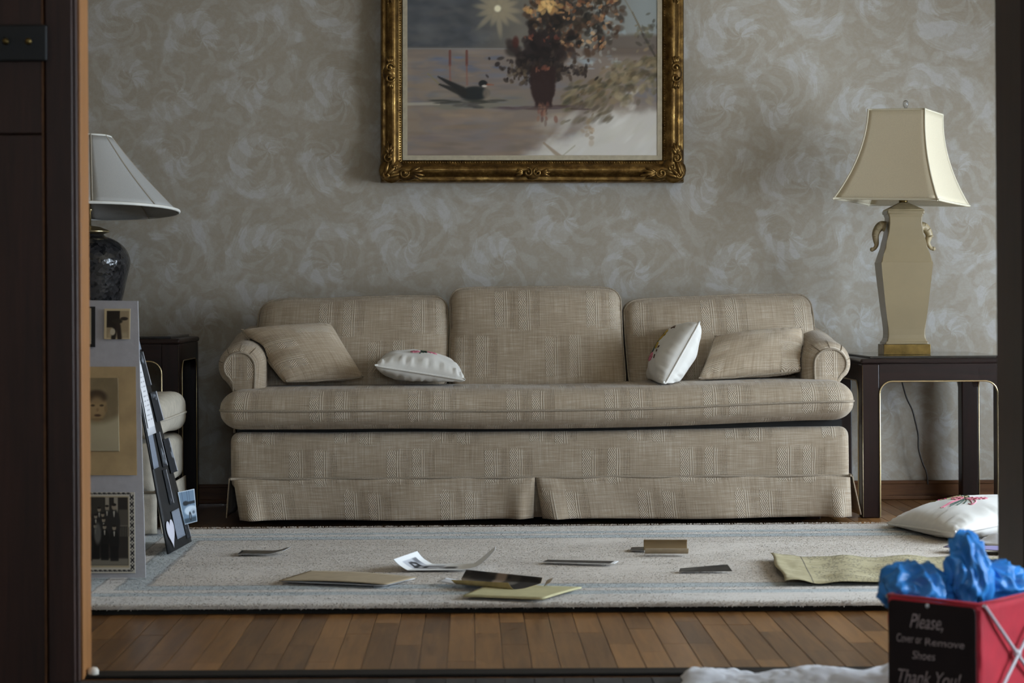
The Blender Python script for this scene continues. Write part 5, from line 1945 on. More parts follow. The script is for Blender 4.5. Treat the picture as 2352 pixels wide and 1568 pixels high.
    for sx in (0, 1):
        for sz in (0, 1):
            fx = lambda a: (Wd - a) if sx else a
            fz = lambda z: (Hd - z) if sz else z
            ga = lambda an: math.atan2((-1 if sz else 1) * math.sin(an), (-1 if sx else 1) * math.cos(an))
            els = [((fx(.030), fz(.085)), .020, ga(1.2), 1.1, 1 if sx == sz else -1), ((fx(.085), fz(.032)), .020, ga(.3), 1.1, -1 if sx == sz else 1), ((fx(.024), fz(.024)), .019, ga(.8), 1.0, 1 if sx == sz else -1),
                   ((fx(.050), fz(.052)), .015, ga(2.2), 1.0, 1 if sx == sz else -1)]
            lv = [((fx(.030), fz(.095)), ga(1.5 + d), .055 - .012 * abs(d) * 3, .0075) for d in (-.45, -.15, .15, .45)]
            lv += [((fx(.10), fz(.032)), ga(d), .065 - .012 * abs(d) * 3, .0075) for d in (-.45, -.15, .15, .45)]
            lv += [((fx(.012), fz(.012)), ga(.785 + d), .075, .008) for d in (-.5, 0, .5)]
            ornament('corner_ornament', els, lv, [((fx(.040), fz(.042)), .046, .046), ((fx(.030), fz(.095)), .026, .040), ((fx(.095), fz(.030)), .040, .026)])
    for (a, z, hz) in ((Wd / 2, .034, True), (Wd / 2, Hd - .034, True), (.034, Hd / 2, False), (Wd - .034, Hd / 2, False)):
        d1 = (1, 0) if hz else (0, 1)
        els = [((a + d1[0] * s * .018, z + d1[1] * s * .018), .017, math.pi * (.5 if hz else 0), 1.1, s) for s in (-1, 1)]
        lv = []
        for s in (-1, 1):
            base_a = (0 if s > 0 else math.pi) if hz else (math.pi / 2 if s > 0 else -math.pi / 2)
            lv += [((a + d1[0] * s * .03, z + d1[1] * s * .03), base_a + dd, .032, .0060) for dd in (-.4, 0, .4)]
        ornament('rail_ornament', els, lv, [((a, z), .030 if hz else .026, .026 if hz else .030)])
    # wooden back board that hangs on the wall
    V = []
    for n_ in (-back, -.022):
        V += [mp(.03, n_, .03), mp(Wd - .03, n_, .03), mp(Wd - .03, n_, Hd - .03), mp(.03, n_, Hd - .03)]
    MB().add(V, [(3, 2, 1, 0), (4, 5, 6, 7), (0, 1, 5, 4), (1, 2, 6, 5), (2, 3, 7, 6), (3, 0, 4, 7)]).build('backing_board', M['gilt_dark'], root)


painting()

# ------------------------------------------------------------------ photo boards
def grey_board():
    Db, Dt = 5.255, 5.33
    BR, TR = P(334.5, 1334, Db), P(316.5, 691, Dt)
    BR.z = RUG_Z + .003
    wdir = Vector((-1, 0.0, .02)).normalized()
    BL, TL = BR + wdir * .46, TR + wdir * .46
    BL.z = RUG_Z + .003
    root = thing('photo_display_board', ((BR.x + BL.x) / 2, Db, RUG_Z), 'grey lilac board with old sepia photographs standing on the rug at left', 'display board')
    mat = M['greyboard']
    f = bil(BL, BR, TR, TL)
    n = (BR - BL).cross(TL - BL).normalized()
    if n.y > 0: n = -n
    V = []
    for d in (0, .006):
        V += [q - n * d for q in (BL, BR, TR, TL)]
    MB().add(V, [(0, 1, 2, 3), (7, 6, 5, 4), (0, 4, 5, 1), (1, 5, 6, 2), (2, 6, 7, 3), (3, 7, 4, 0)]).build('board', mat, root)
    # easel strut behind
    a = f(.5, .62) - n * .008
    MB().add([a + Vector((-.04, 0, 0)), a + Vector((.04, 0, 0)), Vector((a.x + .05, a.y + .24, RUG_Z + .003)), Vector((a.x - .05, a.y + .24, RUG_Z + .003)),
              a + Vector((-.04, .005, 0)), a + Vector((.04, .005, 0)), Vector((a.x + .05, a.y + .245, RUG_Z + .003)), Vector((a.x - .05, a.y + .245, RUG_Z + .003))],
             [(0, 1, 2, 3), (7, 6, 5, 4), (0, 4, 5, 1), (1, 5, 6, 2), (2, 6, 7, 3), (3, 7, 4, 0)]).build('easel_strut', mat, root)

    def on(px, py, off):
        """Point of the board plane under a photo pixel, lifted by off."""
        o = Vector((0, 0, H))
        d = (P(px, py, 1.0) - o)
        t = (BL - o).dot(n) / d.dot(n)
        return o + d * t + n * off

    def quad(x0, y0, x1, y1, sk=0.0, off=.002):
        return [on(x0 + sk, y1, off), on(x1 + sk, y1, off), on(x1, y0, off), on(x0, y0, off)]

    def mount(name, x0, y0, x1, y1, mat, off, sk=0.0):
        q = quad(x0, y0, x1, y1, sk, off)
        V = [p - n * .0015 for p in q] + q
        return MB().add(V, [(3, 2, 1, 0), (4, 5, 6, 7), (0, 1, 5, 4), (1, 2, 6, 5), (2, 3, 7, 6), (3, 0, 4, 7)]).build(name, mat, root)
    # small sepia snapshot, top
    cv = Canvas(240, 300, 709, 779, 1.0, (176, 160, 128))
    cv.rect(246, 297, 714, 776, (140, 124, 98))
    cv.rect(246, 276, 714, 752, (40, 34, 28))
    cv.rect(250, 294, 764, 776, (160, 146, 120), .6, 4)
    cv.ell(286, 732, 9, 4, (52, 44, 36))
    cv.ell(270, 738, 12, 6, (46, 40, 32))
    cv.line(266, 748, 262, 776, 5, (40, 34, 28))
    cv.line(273, 748, 276, 776, 5, (46, 38, 32))
    cv.ell(260, 762, 6, 8, (170, 160, 138))
    cv.build('small_photo', quad(240, 709, 300, 779, -1, .003), root, 1.5)
    # dark framed photo cut by the jamb
    mount('dark_frame', 150, 704, 219, 797, M['blackboard'], .003)
    mount('photo_mat', 150, 708, 210, 790, M['tanpaper'], .0045)
    # baby portrait on a tan mount
    mount('tan_mount', 120, 842, 312, 1091, M['mat_tan'], .003, 3)
    cv = Canvas(150, 276, 868, 1038, 1.5, (112, 98, 74))
    ff = fbm(cv.h, cv.w, 6, 31)
    cv.put(nss(.3, .7, ff), (126, 110, 84), .6)
    cv.put(nss(960, 985, cv.Y + 14 * ((cv.X - 222) / 50) ** 2), (158, 148, 122), .95)
    cv.put(nss(1000, 1036, cv.Y), (140, 130, 108), .5)
    cv.ell(224, 934, 24, 34, (134, 112, 80), 1, .12)
    cv.ell(224, 912, 24, 16, (62, 50, 38), .9, .3)
    cv.ell(225, 936, 19, 24, (146, 122, 88), .8, .35)
    cv.ell(246, 940, 4, 8, (122, 102, 74), .9)
    cv.ell(215, 932, 5, 2.5, (58, 46, 34), .85, .4)
    cv.ell(236, 932, 5, 2.5, (58, 46, 34), .85, .4)
    cv.ell(226, 942, 3, 4, (118, 94, 66), .7, .5)
    cv.ell(226, 955, 8, 3, (64, 46, 34), .85, .4)
    cv.ell(226, 964, 14, 3, (104, 84, 60), .5, .5)
    cv.build('baby_portrait', quad(150, 868, 272, 1036, 3, .005), root, 1.6)
    # group photograph with ornamental border
    cv = Canvas(150, 310, 1130, 1316, 1.0, (178, 172, 160))
    X, Y = cv.X, cv.Y
    for k in range(11):
        yy = 1142 + k * 16
        for d in ((0, 0, 3.0, 3.0), (-3, -4, 1.6, 2.4), (3, -4, 1.6, 2.4), (-3, 4, 1.6, 2.4), (3, 4, 1.6, 2.4), (0, 8, 1.2, 1.6)):
            cv.ell(303 + d[0], yy + d[1], d[2], d[3], (34, 32, 34), .95, .3)
    for k in range(14):
        xx = 152 + k * 11
        for yy in (1133, 1310):
            cv.ell(xx, yy, 4, 2.2, (36, 34, 36), .9, .4)
            cv.ell(xx + 5, yy + 1, 1.5, 1.5, (50, 48, 48), .8, .4)
    cv.rect(150, 296, 1139, 1303, (160, 146, 120))
    cv.rect(150, 294, 1142, 1298, (48, 44, 40))
    cv.rect(150, 240, 1142, 1180, (60, 56, 50), .8, 3)
    for px in (246, 266):
        cv.rect(px - 4, px + 5, 1142, 1178, (150, 142, 128), .9)
    cv.rect(273, 294, 1170, 1208, (86, 80, 72), .8, 2)
    for k in range(6):
        cv.rect(275 + k * 4, 277 + k * 4, 1210, 1232, (96, 90, 80), .8, .6)
    cv.rect(272, 294, 1206, 1209, (110, 102, 92), .8)
    cv.rect(150, 294, 1282, 1298, (120, 114, 102), .85, 3)
    men = [(246, 1166, 1), (262, 1164, 1.25), (228, 1170, .95), (236, 1182, .9), (220, 1186, .9), (238, 1194, .95), (219, 1208, 1), (240, 1210, 1), (262, 1212, 1.05), (205, 1190, .9), (202, 1212, 1), (186, 1180, 1), (184, 1206, 1)]
    for (px, py, s) in men:
        g_ = 30 if py > 1200 else 44
        cv.ell(px, py + 30 * s, 11 * s, 26 * s, (g_, g_ - 2, g_ - 4), .95, .15)
        cv.rect(px - 9 * s, px + 9 * s, py + 40 * s, min(1288, py + 76), (g_ - 4, g_ - 6, g_ - 7), .9, 2)
        cv.line(px, py + 9 * s, px, py + 18 * s, 1.6 * s, (178, 172, 160), .85, .7)
        cv.ell(px, py, 4.2 * s, 5.6 * s, (138, 126, 110), .95, .25)
        cv.ell(px, py - 4.2 * s, 4.2 * s, 2.6 * s, (36, 32, 28), .95, .3)
    cv.ell(224, 1225, 8, 24, (96, 94, 90), .85, .3)
    cv.build('group_photo', quad(150, 1130, 310, 1316, 2, .004), root, 1.35)


grey_board()


def black_board():
    B1, B2 = G(388, 1272, RUG_Z + .003), G(441, 1243, RUG_Z + .003)
    ht = .66
    T1, T2 = B1 + Vector((-.18 * ht, .0, ht)), B2 + Vector((-.262 * ht, .012, ht))
    root = thing('photo_display_board', ((B1.x + B2.x) / 2, (B1.y + B2.y) / 2, RUG_Z), 'black board with pinned photographs and a paper heart leaning beside the armchair', 'display board')
    f = bil(B1, B2, T2, T1)
    n = (B2 - B1).cross(T1 - B1).normalized()
    if n.x < 0: n = -n
    sheet('board', lambda u, v: f(u, v) - n * .003, 8, 10, (M['blackboard'], M['blackboard']), root, .005)

    def piece(name, u0, u1, v0, v1, mat=None, cv=None, off=.002, lift=0.0, sk=0.0):
        def g(u, v):
            a, b = lerp(u0, u1, u) + sk * (v - .5), lerp(v0, v1, v)
            return f(a, b) + n * (off + lift * u * u)
        if cv is not None:
            lin = cv.linear(1.5)[::-1].reshape(-1, 3)
            return sheet(name, g, cv.w - 1, cv.h - 1, (M['print'], M['print']), root, .0008, colr=lin)
        return sheet(name, g, 6, 8, (mat, mat), root, .0008)

    def photo(seed, dark=.5, car=False):
        c = Canvas(0, 44, 0, 66, 2, (34, 36, 40))
        c.rect(40, 44, 0, 66, (170, 170, 174))
        q = fbm(c.h, c.w, 4, seed)
        inside = nss(3, 5, c.X) * (1 - nss(39, 41, c.X)) * nss(3, 5, c.Y) * (1 - nss(61, 63, c.Y))
        c.put(inside * nss(dark - .08, dark + .08, q), (30, 31, 34), .9)
        c.put(inside * nss(.60, .70, q), (120, 126, 134), .8)
        return c
    piece('text_sheet', .02, .50, .50, .84, M['paper'], lift=.002)
    txt = Canvas(0, 40, 0, 120, 1.5, (200, 200, 204))
    for k in range(11):
        for j in range(5):
            if (k * 7 + j * 3) % 4:
                txt.rect(7 + j * 6, 11 + j * 6, 14 + k * 9, 16 + k * 9, (70, 70, 76), .8, .8)
    piece('printed_lines', .04, .46, .53, .80, None, txt, .006)
    piece('blue_strip', .02, .30, .36, .55, M['bluegrey'], sk=.05)
    piece('pinned_photo', .62, .90, .70, .85, None, photo(41), .003, .004)
    piece('pinned_photo', .72, 1.0, .54, .67, None, photo(42), .003, .010)
    piece('pinned_photo', .48, .68, .35, .50, None, photo(43), .003, .003)
    piece('pinned_photo', .80, 1.07, .31, .46, None, photo(44, .45), .004, .006)
    piece('pinned_photo', .42, .56, .19, .34, None, photo(45), .003, .003)
    piece('pinned_photo', .40, .76, .04, .16, M['bluegrey'], None, .003)
    piece('pinned_photo', .80, .98, .02, .14, None, photo(46), .003)
    piece('pinned_photo', .56, .90, .86, .97, M['bluegrey'], None, .004)
    # heart
    q = []
    for i in range(40):
        t = 2 * math.pi * i / 40
        q.append((16 * math.sin(t) ** 3 / 34, (13 * math.cos(t) - 5 * math.cos(2 * t) - 2 * math.cos(3 * t) - math.cos(4 * t) + 17) / 29))
    hv = [f(.20 + a * .34, .015 + b * .118) + n * .004 for a, b in q]
    cen = sum(hv, Vector()) / len(hv)
    V = [cen] + hv + [cen - n * .001] + [v - n * .001 for v in hv]
    K = len(hv) + 1
    Fc = [(0, 1 + i, 1 + (i + 1) % 40) for i in range(40)] + [(K, K + 1 + (i + 1) % 40, K + 1 + i) for i in range(40)] + [(1 + i, K + 1 + i, K + 1 + (i + 1) % 40, 1 + (i + 1) % 40) for i in range(40)]
    mesh('paper_heart', V, Fc, M['heart'], root, sm=False)
    # car photograph standing off the right edge
    cv = Canvas(408, 454, 1122, 1206, 1.0, (176, 186, 196))
    cv.rect(410, 452, 1124, 1204, (96, 116, 136))
    for px in (417, 431, 437):
        cv.rect(px, px + 1.2, 1124, 1160, (56, 70, 86), .8)
    cv.rect(418, 452, 1151, 1158, (22, 28, 34), .9)
    cv.ell(424, 1154, 8, 6, (20, 24, 28), .9, .3)
    cv.ell(437, 1174, 20, 12, (176, 188, 200), .95, .2)
    cv.ell(444, 1180, 10, 9, (150, 162, 174), .9, .3)
    cv.ell(445, 1180, 4, 4, (60, 70, 82), .8, .4)
    cv.rect(412, 452, 1192, 1204, (44, 56, 66), .9, 3)
    cv.ell(433, 1188, 4, 11, (24, 28, 32), .95, .25)
    cv.ell(433, 1189, 2, 6, (110, 120, 130), .9, .3)
    d = f(.93, .2).y
    cv.build('car_photo', [P(423, 1205, d - .03), P(453, 1197, d + .02), P(446, 1122, d + .03), P(408, 1130, d - .02)], root, 1.35)


black_board()

# ------------------------------------------------------------------ papers on the rug
RZ = RUG_Z + .0035


def loft_sheet(name, near, far, mats, label, cat, D0, D1, group=None, cv=None, nv=8, gain=1.5, dense=6):
    a = crom([P(x, y, D0) for x, y in near], dense)
    b = crom([P(x, y, D1) for x, y in far], dense)
    for L in (a, b):
        for p in L: p.z = max(p.z, RZ)

    def pick(L, u):
        t = u * (len(L) - 1)
        i = min(int(t), len(L) - 2)
        return L[i].lerp(L[i + 1], t - i)
    fn = lambda u, v: pick(a, u).lerp(pick(b, u), v)
    if cv is not None:
        lin = cv.linear(gain)[::-1].reshape(-1, 3)
        o = sheet(name, fn, cv.w - 1, cv.h - 1, mats, None, .0008, colr=lin)
    else:
        o = sheet(name, fn, 40, nv, mats, None, .0008)
    return tag(o, label, cat, group)


LG = 'loose photographs on the rug'
# curled white print
cv = Canvas(0, 120, 0, 60, 1.5, (216, 217, 222))
cv.put(nss(9, 11, cv.X) * (1 - nss(46, 48, cv.X)) * nss(12, 14, cv.Y) * (1 - nss(46, 48, cv.Y)), (176, 178, 184))
cv.put(nss(9, 11, cv.X) * (1 - nss(16, 26, cv.X)) * nss(12, 14, cv.Y) * (1 - nss(20, 26, cv.Y)), (110, 112, 118))
for (a, b_) in (((16, 32), (19, 26)), ((19, 26), (34, 24)), ((34, 24), (45, 30)), ((16, 36), (42, 42)), ((24, 26), (26, 40)), ((33, 26), (35, 41))):
    cv.line(*a, *b_, 2.0, (36, 36, 38), .9)
cv.put(nss(44, 52, cv.X) * (1 - nss(58, 64, cv.X)) * nss(26, 30, cv.Y) * (1 - nss(46, 50, cv.Y)), (60, 60, 62), .8)
o = loft_sheet('curled_photo', [(903, 1284), (922, 1301), (955, 1315), (1020, 1313), (1060, 1309), (1096, 1300), (1120, 1281), (1137, 1262)],
               [(958, 1265), (975, 1284), (1005, 1299), (1040, 1304), (1066, 1301), (1088, 1294), (1108, 1279), (1139, 1254)], (M['print'], M['paper']),
               'white paper print curling up at both ends on the rug', 'photograph', 5.36, 5.49, LG, cv, gain=1.3)
# tan card
f_ = bil(G(640, 1336, RZ), G(888, 1345, RZ + .002), G(958, 1328, RZ + .004), G(712, 1313, RZ + .002))
o = tag(sheet('manila_folder', lambda u, v: f_(u, v) + Vector((0, 0, .003 + .004 * math.sin(u * 3.1))), 24, 10, (M['tanpaper'], M['tanpaper']), None, .0012), 'tan card folder lying flat at the left front of the rug', 'folder')
f2_ = bil(G(645, 1336, RZ), G(882, 1346, RZ), G(954, 1329, RZ), G(706, 1314, RZ))
tag(sheet('paper_sheet', lambda u, v: f2_(u, v) + Vector((0, 0, .0006)), 10, 6, (M['paper'], M['paper']), None, .0008), 'white sheet peeking out under the tan card folder', 'paper')
# small flat dark photo at far left
f3_ = bil(G(546, 1273, RZ), G(652, 1273, RZ), G(668, 1265, RZ), G(556, 1264, RZ))
tag(sheet('loose_photo', lambda u, v: f3_(u, v) + Vector((0, 0, .0008 + .010 * smooth(.55, 1, u) ** 2)), 16, 6, (M['photodark'], M['paper']), None, .001), 'small dark photo lying flat at the left of the rug', 'photograph', LG)
# flat dark strip with white edge
f4_ = bil(G(1246, 1291, RZ), G(1411, 1297, RZ), G(1421, 1291, RZ), G(1258, 1286, RZ))
cv = Canvas(0, 160, 0, 20, 2, (58, 54, 50))
cv.put(nss(150, 152, cv.X), (220, 220, 222))
for k in range(20):
    cv.rect(30 + k * 5, 32 + k * 5, 6 + (k * 7) % 5, 8 + (k * 7) % 5, (140, 130, 116), .7, .5)
lin = cv.linear(1.3)[::-1].reshape(-1, 3)
tag(sheet('loose_photo', lambda u, v: f4_(u, v) + Vector((0, 0, .001 + .002 * u)), cv.w - 1, cv.h - 1, (M['print'], M['paper']), None, .001, colr=lin), 'flat dark photo with one white edge right of the curled white print', 'photograph', LG)
# dark curled photo, right
o = loft_sheet('curled_photo', [(1560, 1312), (1590, 1318), (1630, 1319), (1660, 1319), (1682, 1317)], [(1562, 1305), (1595, 1302), (1630, 1299), (1655, 1297), (1671, 1296)],
               (M['photodark'], M['photodark']), 'dark glossy photo curled into a wedge on the right of the rug', 'photograph', 5.31, 5.35, LG)
# brown curled photo
def trough(name, A, B, r, a0, a1, mats, label, cat, group=None, cv=None, slant=0.0, nu=30, nv=14):
    A, B = Vector(A), Vector(B)

    def fn(u, v):
        c = A.lerp(B, u)
        a = math.radians(lerp(a0 + slant * u, a1, v))     # 0 = straight down, + = far side
        return c + Vector((0, math.sin(a) * r, -math.cos(a) * r))
    if cv is not None:
        lin = cv.linear(1.4)[::-1].reshape(-1, 3)
        o = sheet(name, fn, cv.w - 1, cv.h - 1, mats, None, .0008, colr=lin)
    else:
        o = sheet(name, fn, nu, nv, mats, None, .0008)
    return tag(o, label, cat, group)


cv = Canvas(0, 110, 0, 60, 2, (118, 98, 70))
cv.put(nss(24, 26, cv.Y) * (1 - nss(29, 31, cv.Y)), (214, 214, 216))
cv.put(nss(30, 32, cv.Y), (40, 38, 38))
cv.put(nss(30, 32, cv.Y) * (1 - nss(3, 5, cv.X)), (210, 210, 212))
cv.put(nss(30, 32, cv.Y) * nss(52, 60, cv.X) * (1 - nss(76, 84, cv.X)), (170, 172, 178), .9)
c1, c2 = G(1480, 1272, RZ), G(1580, 1272, RZ)
trough('curled_photo', c1 + Vector((0, 0, .024)), c2 + Vector((0, 0, .024)), .0225, -75, 128, (M['print'], M['photoback']), 'brown backed photo rolled into a trough at the middle right of the rug', 'photograph', LG, cv)
f5_ = bil(G(1447, 1263, RZ), G(1500, 1266, RZ), G(1505, 1256, RZ), G(1452, 1257, RZ))
tag(sheet('loose_photo', lambda u, v: f5_(u, v) + Vector((0, 0, .001)), 8, 4, (M['photodark'], M['paper']), None, .001), 'small dark photo half under the rolled brown photo', 'photograph', LG)
# yellow envelope, photos on top of it
f6_ = bil(G(1064, 1371, RZ), G(1246, 1378, RZ), G(1336, 1352, RZ), G(1130, 1345, RZ))
tag(sheet('envelope', lambda u, v: f6_(u, v) + Vector((0, 0, .003 + .004 * v * (1 - v))), 24, 10, (M['yellowpaper'], M['yellowpaper']), None, .004), 'pale yellow envelope lying flat at the front of the rug', 'envelope')
f7_ = bil(G(1004, 1339, RZ), G(1050, 1345, RZ), G(1058, 1340, RZ), G(1024, 1334, RZ))
tag(sheet('loose_photo', lambda u, v: f7_(u, v) + Vector((0, 0, .004 + .004 * v)), 10, 4, (M['paper'], M['paper']), None, .001), 'white photo edge sticking out left of the dark curled photo', 'photograph', LG)
cv = Canvas(0, 180, 0, 60, 2, (36, 33, 32))
ffn = fbm(cv.h, cv.w, 6, 61)
cv.put(nss(.5, .65, ffn), (70, 62, 54), .6)
cv.put((1 - nss(70, 90, cv.X)) * nss(24, 44, cv.Y - cv.X * .25 + 22), (116, 102, 84), .9)
cv.put(nss(70, 80, cv.X) * (1 - nss(96, 104, cv.X)) * (1 - nss(30, 40, cv.Y)), (128, 110, 94), .9)
cv.ell(124, 18, 12, 6, (110, 104, 96), .7, .5)
cv.ell(136, 46, 14, 5, (130, 126, 104), .8, .4)
endL = crom([P(1036, 1331, 5.06), P(1044, 1338, 5.05), P(1062, 1346, 5.08), P(1060, 1330, 5.16), P(1071, 1308, 5.20)], 5)
endR = crom([P(1168, 1338, 4.965), P(1180, 1354, 4.95), P(1206, 1365, 4.97), P(1236, 1352, 5.04), P(1246, 1326, 5.07)], 5)


def halftube(u, v):
    t = v * (len(endL) - 1)
    i = min(int(t), len(endL) - 2)
    a, b = endL[i].lerp(endL[i + 1], t - i), endR[i].lerp(endR[i + 1], t - i)
    p = a.lerp(b, u)
    p.z = max(p.z, RZ + .006)
    return p


lin = cv.linear(1.4)[::-1].reshape(-1, 3)
tag(sheet('curled_photo', halftube, cv.w - 1, cv.h - 1, (M['print'], M['oldback']), None, .0008, colr=lin), 'dark old photo with ochre back curled into a half tube on the envelope', 'photograph', LG)
f8_ = bil(G(1250, 1354, RZ), G(1264, 1351, RZ), G(1271, 1340, RZ), G(1256, 1341, RZ))
tag(sheet('loose_photo', lambda u, v: f8_(u, v) + Vector((0, 0, .009 + .006 * u)), 8, 6, (M['tanpaper'], M['photodark']), None, .001), 'pale photo corner right of the dark half tube photo', 'photograph', LG)
# parchment document
f9_ = bil(G(1802, 1341, RZ), G(2420, 1336, RZ), G(2420, 1280, RZ), G(1768, 1281, RZ))


def parch(u, v):
    p = f9_(u, v)
    z = .004 + .006 * abs(mnoise.noise(Vector((u * 9, v * 2, 3)))) + .010 * (1 - smooth(0, .05, u)) * (.4 + .6 * v) + .003 * math.sin(u * 30)
    if v < .12: z += .002 * math.sin(u * 40)
    return p + Vector((0.004 * math.sin(v * 9) * (1 - smooth(0, .03, u)), 0, z))


tag(sheet('parchment_document', parch, 70, 14, (M['parch'], M['parch']), None, .0006), 'long yellowed printed document lying on the right of the rug', 'document')
f10_ = bil(G(2166, 1266, RZ), G(2400, 1276, RZ), G(2400, 1262, RZ), G(2180, 1260, RZ))
tag(sheet('violet_paper', lambda u, v: f10_(u, v) + Vector((0, 0, .006 + .006 * (1 - u))), 16, 6, (M['purple'], M['photodark']), None, .0012), 'violet paper sheet in front of the floor pillow', 'paper')
f11_ = bil(G(2238, 1250, RZ), G(2340, 1266, RZ), G(2400, 1246, RZ), G(2272, 1238, RZ))
tag(sheet('grey_cloth', lambda u, v: f11_(u, v) + Vector((0, 0, .006 + .026 * math.sin(math.pi * min(1, max(0, u))) * math.sin(math.pi * v) + .008 * mnoise.noise(Vector((u * 4, v * 4, 1))))), 24, 16, (M['greyclo'] if 'greyclo' in M else M['towel'], M['towel']), None, .003), 'pale crumpled cloth beside the floor pillow', 'cloth')

# ------------------------------------------------------------------ foreground: bin, shoe covers, towel
def bin_():
    D0 = 3.55
    Np = P(2250, 1388, D0)
    zt = Np.z
    Lp = G(2041, 1366, zt)
    e1 = (Lp - Np); e1.z = 0
    L1 = e1.length
    e1.normalize()
    e2 = Vector((-e1.y, e1.x, 0))
    if e2.x < 0: e2 = -e2
    L2 = L1 * 1.38
    cen = Np + e1 * L1 / 2 + e2 * L2 / 2
    root = thing('folding_bin', (cen.x, cen.y, 0), 'red fabric folding bin of blue shoe covers in the hall at lower right', 'bin')

    def pt(a, b, z):      # a along left face, b along right face
        return Vector((Np.x + e1.x * a + e2.x * b, Np.y + e1.y * a + e2.y * b, z))
    cs = [(0, 0), (L1, 0), (L1, L2), (0, L2)]
    # cloth walls, a little slack
    for k in range(4):
        a, b = Vector(cs[k]), Vector(cs[(k + 1) % 4])
        mid = Vector((L1 / 2, L2 / 2))

        def fn(u, v, a=a, b=b):
            p = a.lerp(b, u)
            n = ((a + b) / 2 - mid).normalized()
            sl = -.006 * math.sin(math.pi * u) * math.sin(math.pi * v) + .0025 * mnoise.noise(Vector((u * 5, v * 5, a.x * 9)))
            z = lerp(.018, zt - .004 * math.sin(math.pi * u), v)
            return pt(p.x + n.x * sl, p.y + n.y * sl, z)
        sheet('cloth_wall', fn, 16, 14, (M['red'], M['red']), root, .002)
    V = [pt(a, b, z) for z in (.018, .021) for a, b in cs]
    MB().add(V, [(3, 2, 1, 0), (4, 5, 6, 7), (0, 1, 5, 4), (1, 2, 6, 5), (2, 3, 7, 6), (3, 0, 4, 7)]).build('bottom', M['red'], root)
    MB().tube([pt(a, b, zt) for a, b in cs], .0032, 8, closed=True).build('rim', M['red'], root, True)
    # crossed metal legs on the two long faces
    for a in (-.006, L1 + .006):
        for s in (0, 1):
            off = .003 * s * (1 if a > 0 else -1)
            MB().tube([pt(a + off, .006 if s == 0 else L2 - .006, zt - .002), pt(a + off, L2 - .006 if s == 0 else .006, .004)], .0034, 8).build('cross_rod', M['rod'], root, True)
        c = pt(a, L2 / 2, (zt + .002) / 2)
        MB().blob(c, .008, 12, 8).build('hub', M['rod'], root, True)
    # lettered card on the face towards the camera
    nrm = Vector((e1.y, -e1.x, 0))
    if nrm.y > 0: nrm = -nrm
    nrm = -e2

    def cp(a, z, off):
        return pt(a, 0, z) + nrm * off
    x0, x1, z0, z1 = .004, L1 - .004, .012, zt - .006
    V = []
    rr = .010
    poly = []
    for (cx_, cz_, a0) in ((x1 - rr, z1 - rr, 0), (x0 + rr, z1 - rr, 90), (x0 + rr, z0 + rr, 180), (x1 - rr, z0 + rr, 270)):
        for i in range(6):
            a = math.radians(a0 + i * 18)
            poly.append((cx_ + rr * math.cos(a), cz_ + rr * math.sin(a)))
    n = len(poly)
    V = [cp(a, z, .008) for a, z in poly] + [cp(a, z, .006) for a, z in poly]
    Fc = [tuple(range(n)), tuple(range(2 * n - 1, n - 1, -1))] + [(i, i + n, (i + 1) % n + n, (i + 1) % n) for i in range(n)]
    card = MB().add(V, Fc).build('sign_card', M['signcard'], root)
    # clip
    pc = lambda px, py: px_on(px, py)
    o3 = Vector((0, 0, H))

    def px_on(px, py, off=.0085):
        d = P(px, py, 1.0) - o3
        base = cp(0, 0, off)
        t = (base - o3).dot(nrm) / d.dot(nrm)
        return o3 + d * t
    c = px_on(2130, 1391)
    MB().blob(c, .004, 8, 6).build('clip', M['rod'], root, True)
    # lettering
    def text(body, pxa, pya, pxb, size_px, shear, sc=1.0):
        cu = bpy.data.curves.new('lettering', 'FONT')
        cu.body = body
        cu.size = 1.0
        cu.shear = shear
        cu.extrude = .004
        to = bpy.data.objects.new('lettering_tmp', cu)
        col.objects.link(to)
        dg = bpy.context.evaluated_depsgraph_get()
        me = bpy.data.meshes.new_from_object(to.evaluated_get(dg))
        V = [v.co.copy() for v in me.vertices]
        Fc = [tuple(p.vertices) for p in me.polygons]
        bpy.data.objects.remove(to)
        xs = [v.x for v in V]
        w0, w1 = min(xs), max(xs)
        A = px_on(pxa, pya)
        B = px_on(pxb, pya + (pxb - pxa) * .10)
        ux = (B - A); wl = ux.length; ux.normalize()
        sz = (px_on(pxa, pya - size_px) - A).length / .70
        out = []
        for v in V:
            t = (v.x - w0) / (w1 - w0)
            out.append(A + ux * t * wl + Vector((0, 0, 1)) * v.y * sz + nrm * (v.z * .05 + .0004))
        mesh('lettering', out, Fc, M['chalk'], card, sm=False)
        bpy.data.meshes.remove(me)
    text('Please,', 2090, 1440, 2166, 33, .35)
    text('Cover or', 2060, 1472, 2118, 19, .12)
    text('Remove', 2125, 1481, 2215, 17, .05)
    text('Shoes', 2096, 1512, 2148, 19, .15)
    text('Thank You!', 2064, 1566, 2208, 32, .35)
    return Np, e1, e2, L1, L2, zt


BIN = bin_()


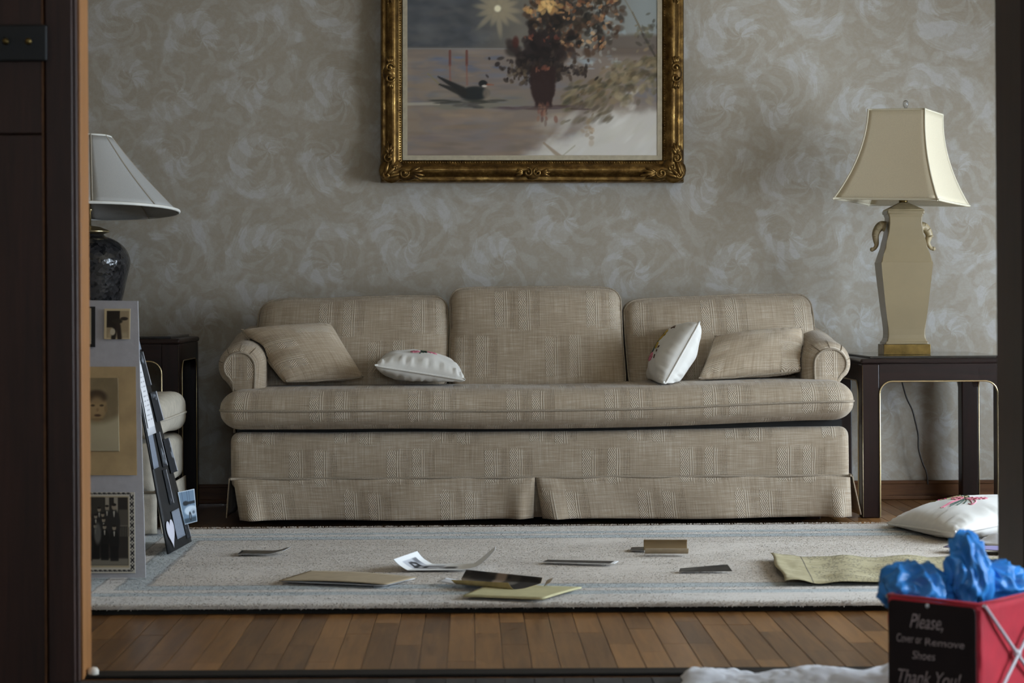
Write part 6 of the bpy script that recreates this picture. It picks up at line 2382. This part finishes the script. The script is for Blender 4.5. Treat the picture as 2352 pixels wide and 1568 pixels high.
def crumple(name, c, rad, seed, label, amp=.35, rot=0.0, stretch=(1, 1, 1), up=0.0):
    """Crumpled plastic shoe cover."""
    n, m = 96, 64
    V, Fc = [], []
    Rz = Matrix.Rotation(rot, 3, 'Y')
    for j in range(m + 1):
        a = math.pi * j / m
        for i in range(n):
            b = 2 * math.pi * i / n
            d = Vector((math.sin(a) * math.cos(b), math.sin(a) * math.sin(b), math.cos(a)))
            q = d * 1.7 + Vector((seed, seed * .7, 0))
            w_ = Vector((mnoise.noise(q * .8 + Vector((3, 3, 3))), mnoise.noise(q * .8 + Vector((8, 1, 5))), mnoise.noise(q * .8))) * .8
            q2 = Vector(((q.x + w_.x) * 1.0, (q.y + w_.y) * 1.0, (q.z + w_.z) * .45))
            r1 = 1 - abs(mnoise.noise(q2)) * 1.7
            r2 = 1 - abs(mnoise.noise(q2 * 2.0 + Vector((5, 1, 2)))) * 1.6
            r = 1 + amp * (.8 * r1 + .38 * r2 - .75)
            r *= 1 + up * max(0, d.z) ** 2
            p = Rz @ Vector((d.x * rad * stretch[0] * r, d.y * rad * stretch[1] * r, d.z * rad * stretch[2] * r))
            V.append(Vector(c) + p)
    for j in range(m):
        for i in range(n):
            k = (i + 1) % n
            Fc.append((j * n + i, (j + 1) * n + i, (j + 1) * n + k, j * n + k))
    o = mesh(name, V, Fc, M['bluecover'])
    return tag(o, label, 'shoe cover', 'blue shoe covers in the bin')


Np, e1, e2, L1, L2, zt = BIN
crumple('shoe_cover', P(2108, 1352, 3.72), .052, 2.0, 'dark blue plastic shoe cover drooping over the left rim of the bin', .40, .12, (1.35, 1.0, .92))
crumple('shoe_cover', P(2225, 1318, 3.70), .050, 7.3, 'tall crumpled blue shoe cover peaking up from the middle of the bin', .45, -.12, (.80, .8, 1.30), .1)
crumple('shoe_cover', P(2300, 1345, 3.74), .050, 11.9, 'light blue crumpled shoe cover at the right rim of the bin', .42, .5, (1.25, .9, .85))

# towel on the hall floor
tA, tB, tC, tD = G(1552, 1612, .004), G(2075, 1600, .004), G(2060, 1546, .004), G(1572, 1556, .004)
ft = bil(tA, tB, tC, tD)


def towel(u, v):
    p = ft(u, v)
    z = .004 + .012 * abs(mnoise.noise(Vector((u * 6, v * 3, 8)))) + .006 * abs(mnoise.noise(Vector((u * 15, v * 8, 3))))
    z += .010 * smooth(.6, 1, v) * (.5 + .5 * math.sin(u * 11 + 1))
    z *= smooth(0, .03, u) * .6 + .4
    z += .014 * smooth(.90, 1.0, u) * smooth(.5, 1, v)
    return p + Vector((.01 * mnoise.noise(Vector((u * 5, v * 5, 0))), .012 * mnoise.noise(Vector((u * 7, 0, 4))), z))


tag(sheet('white_towel', towel, 90, 30, (M['towel'], M['towel']), None, .004), 'rumpled white towel on the hall floor left of the bin', 'towel')
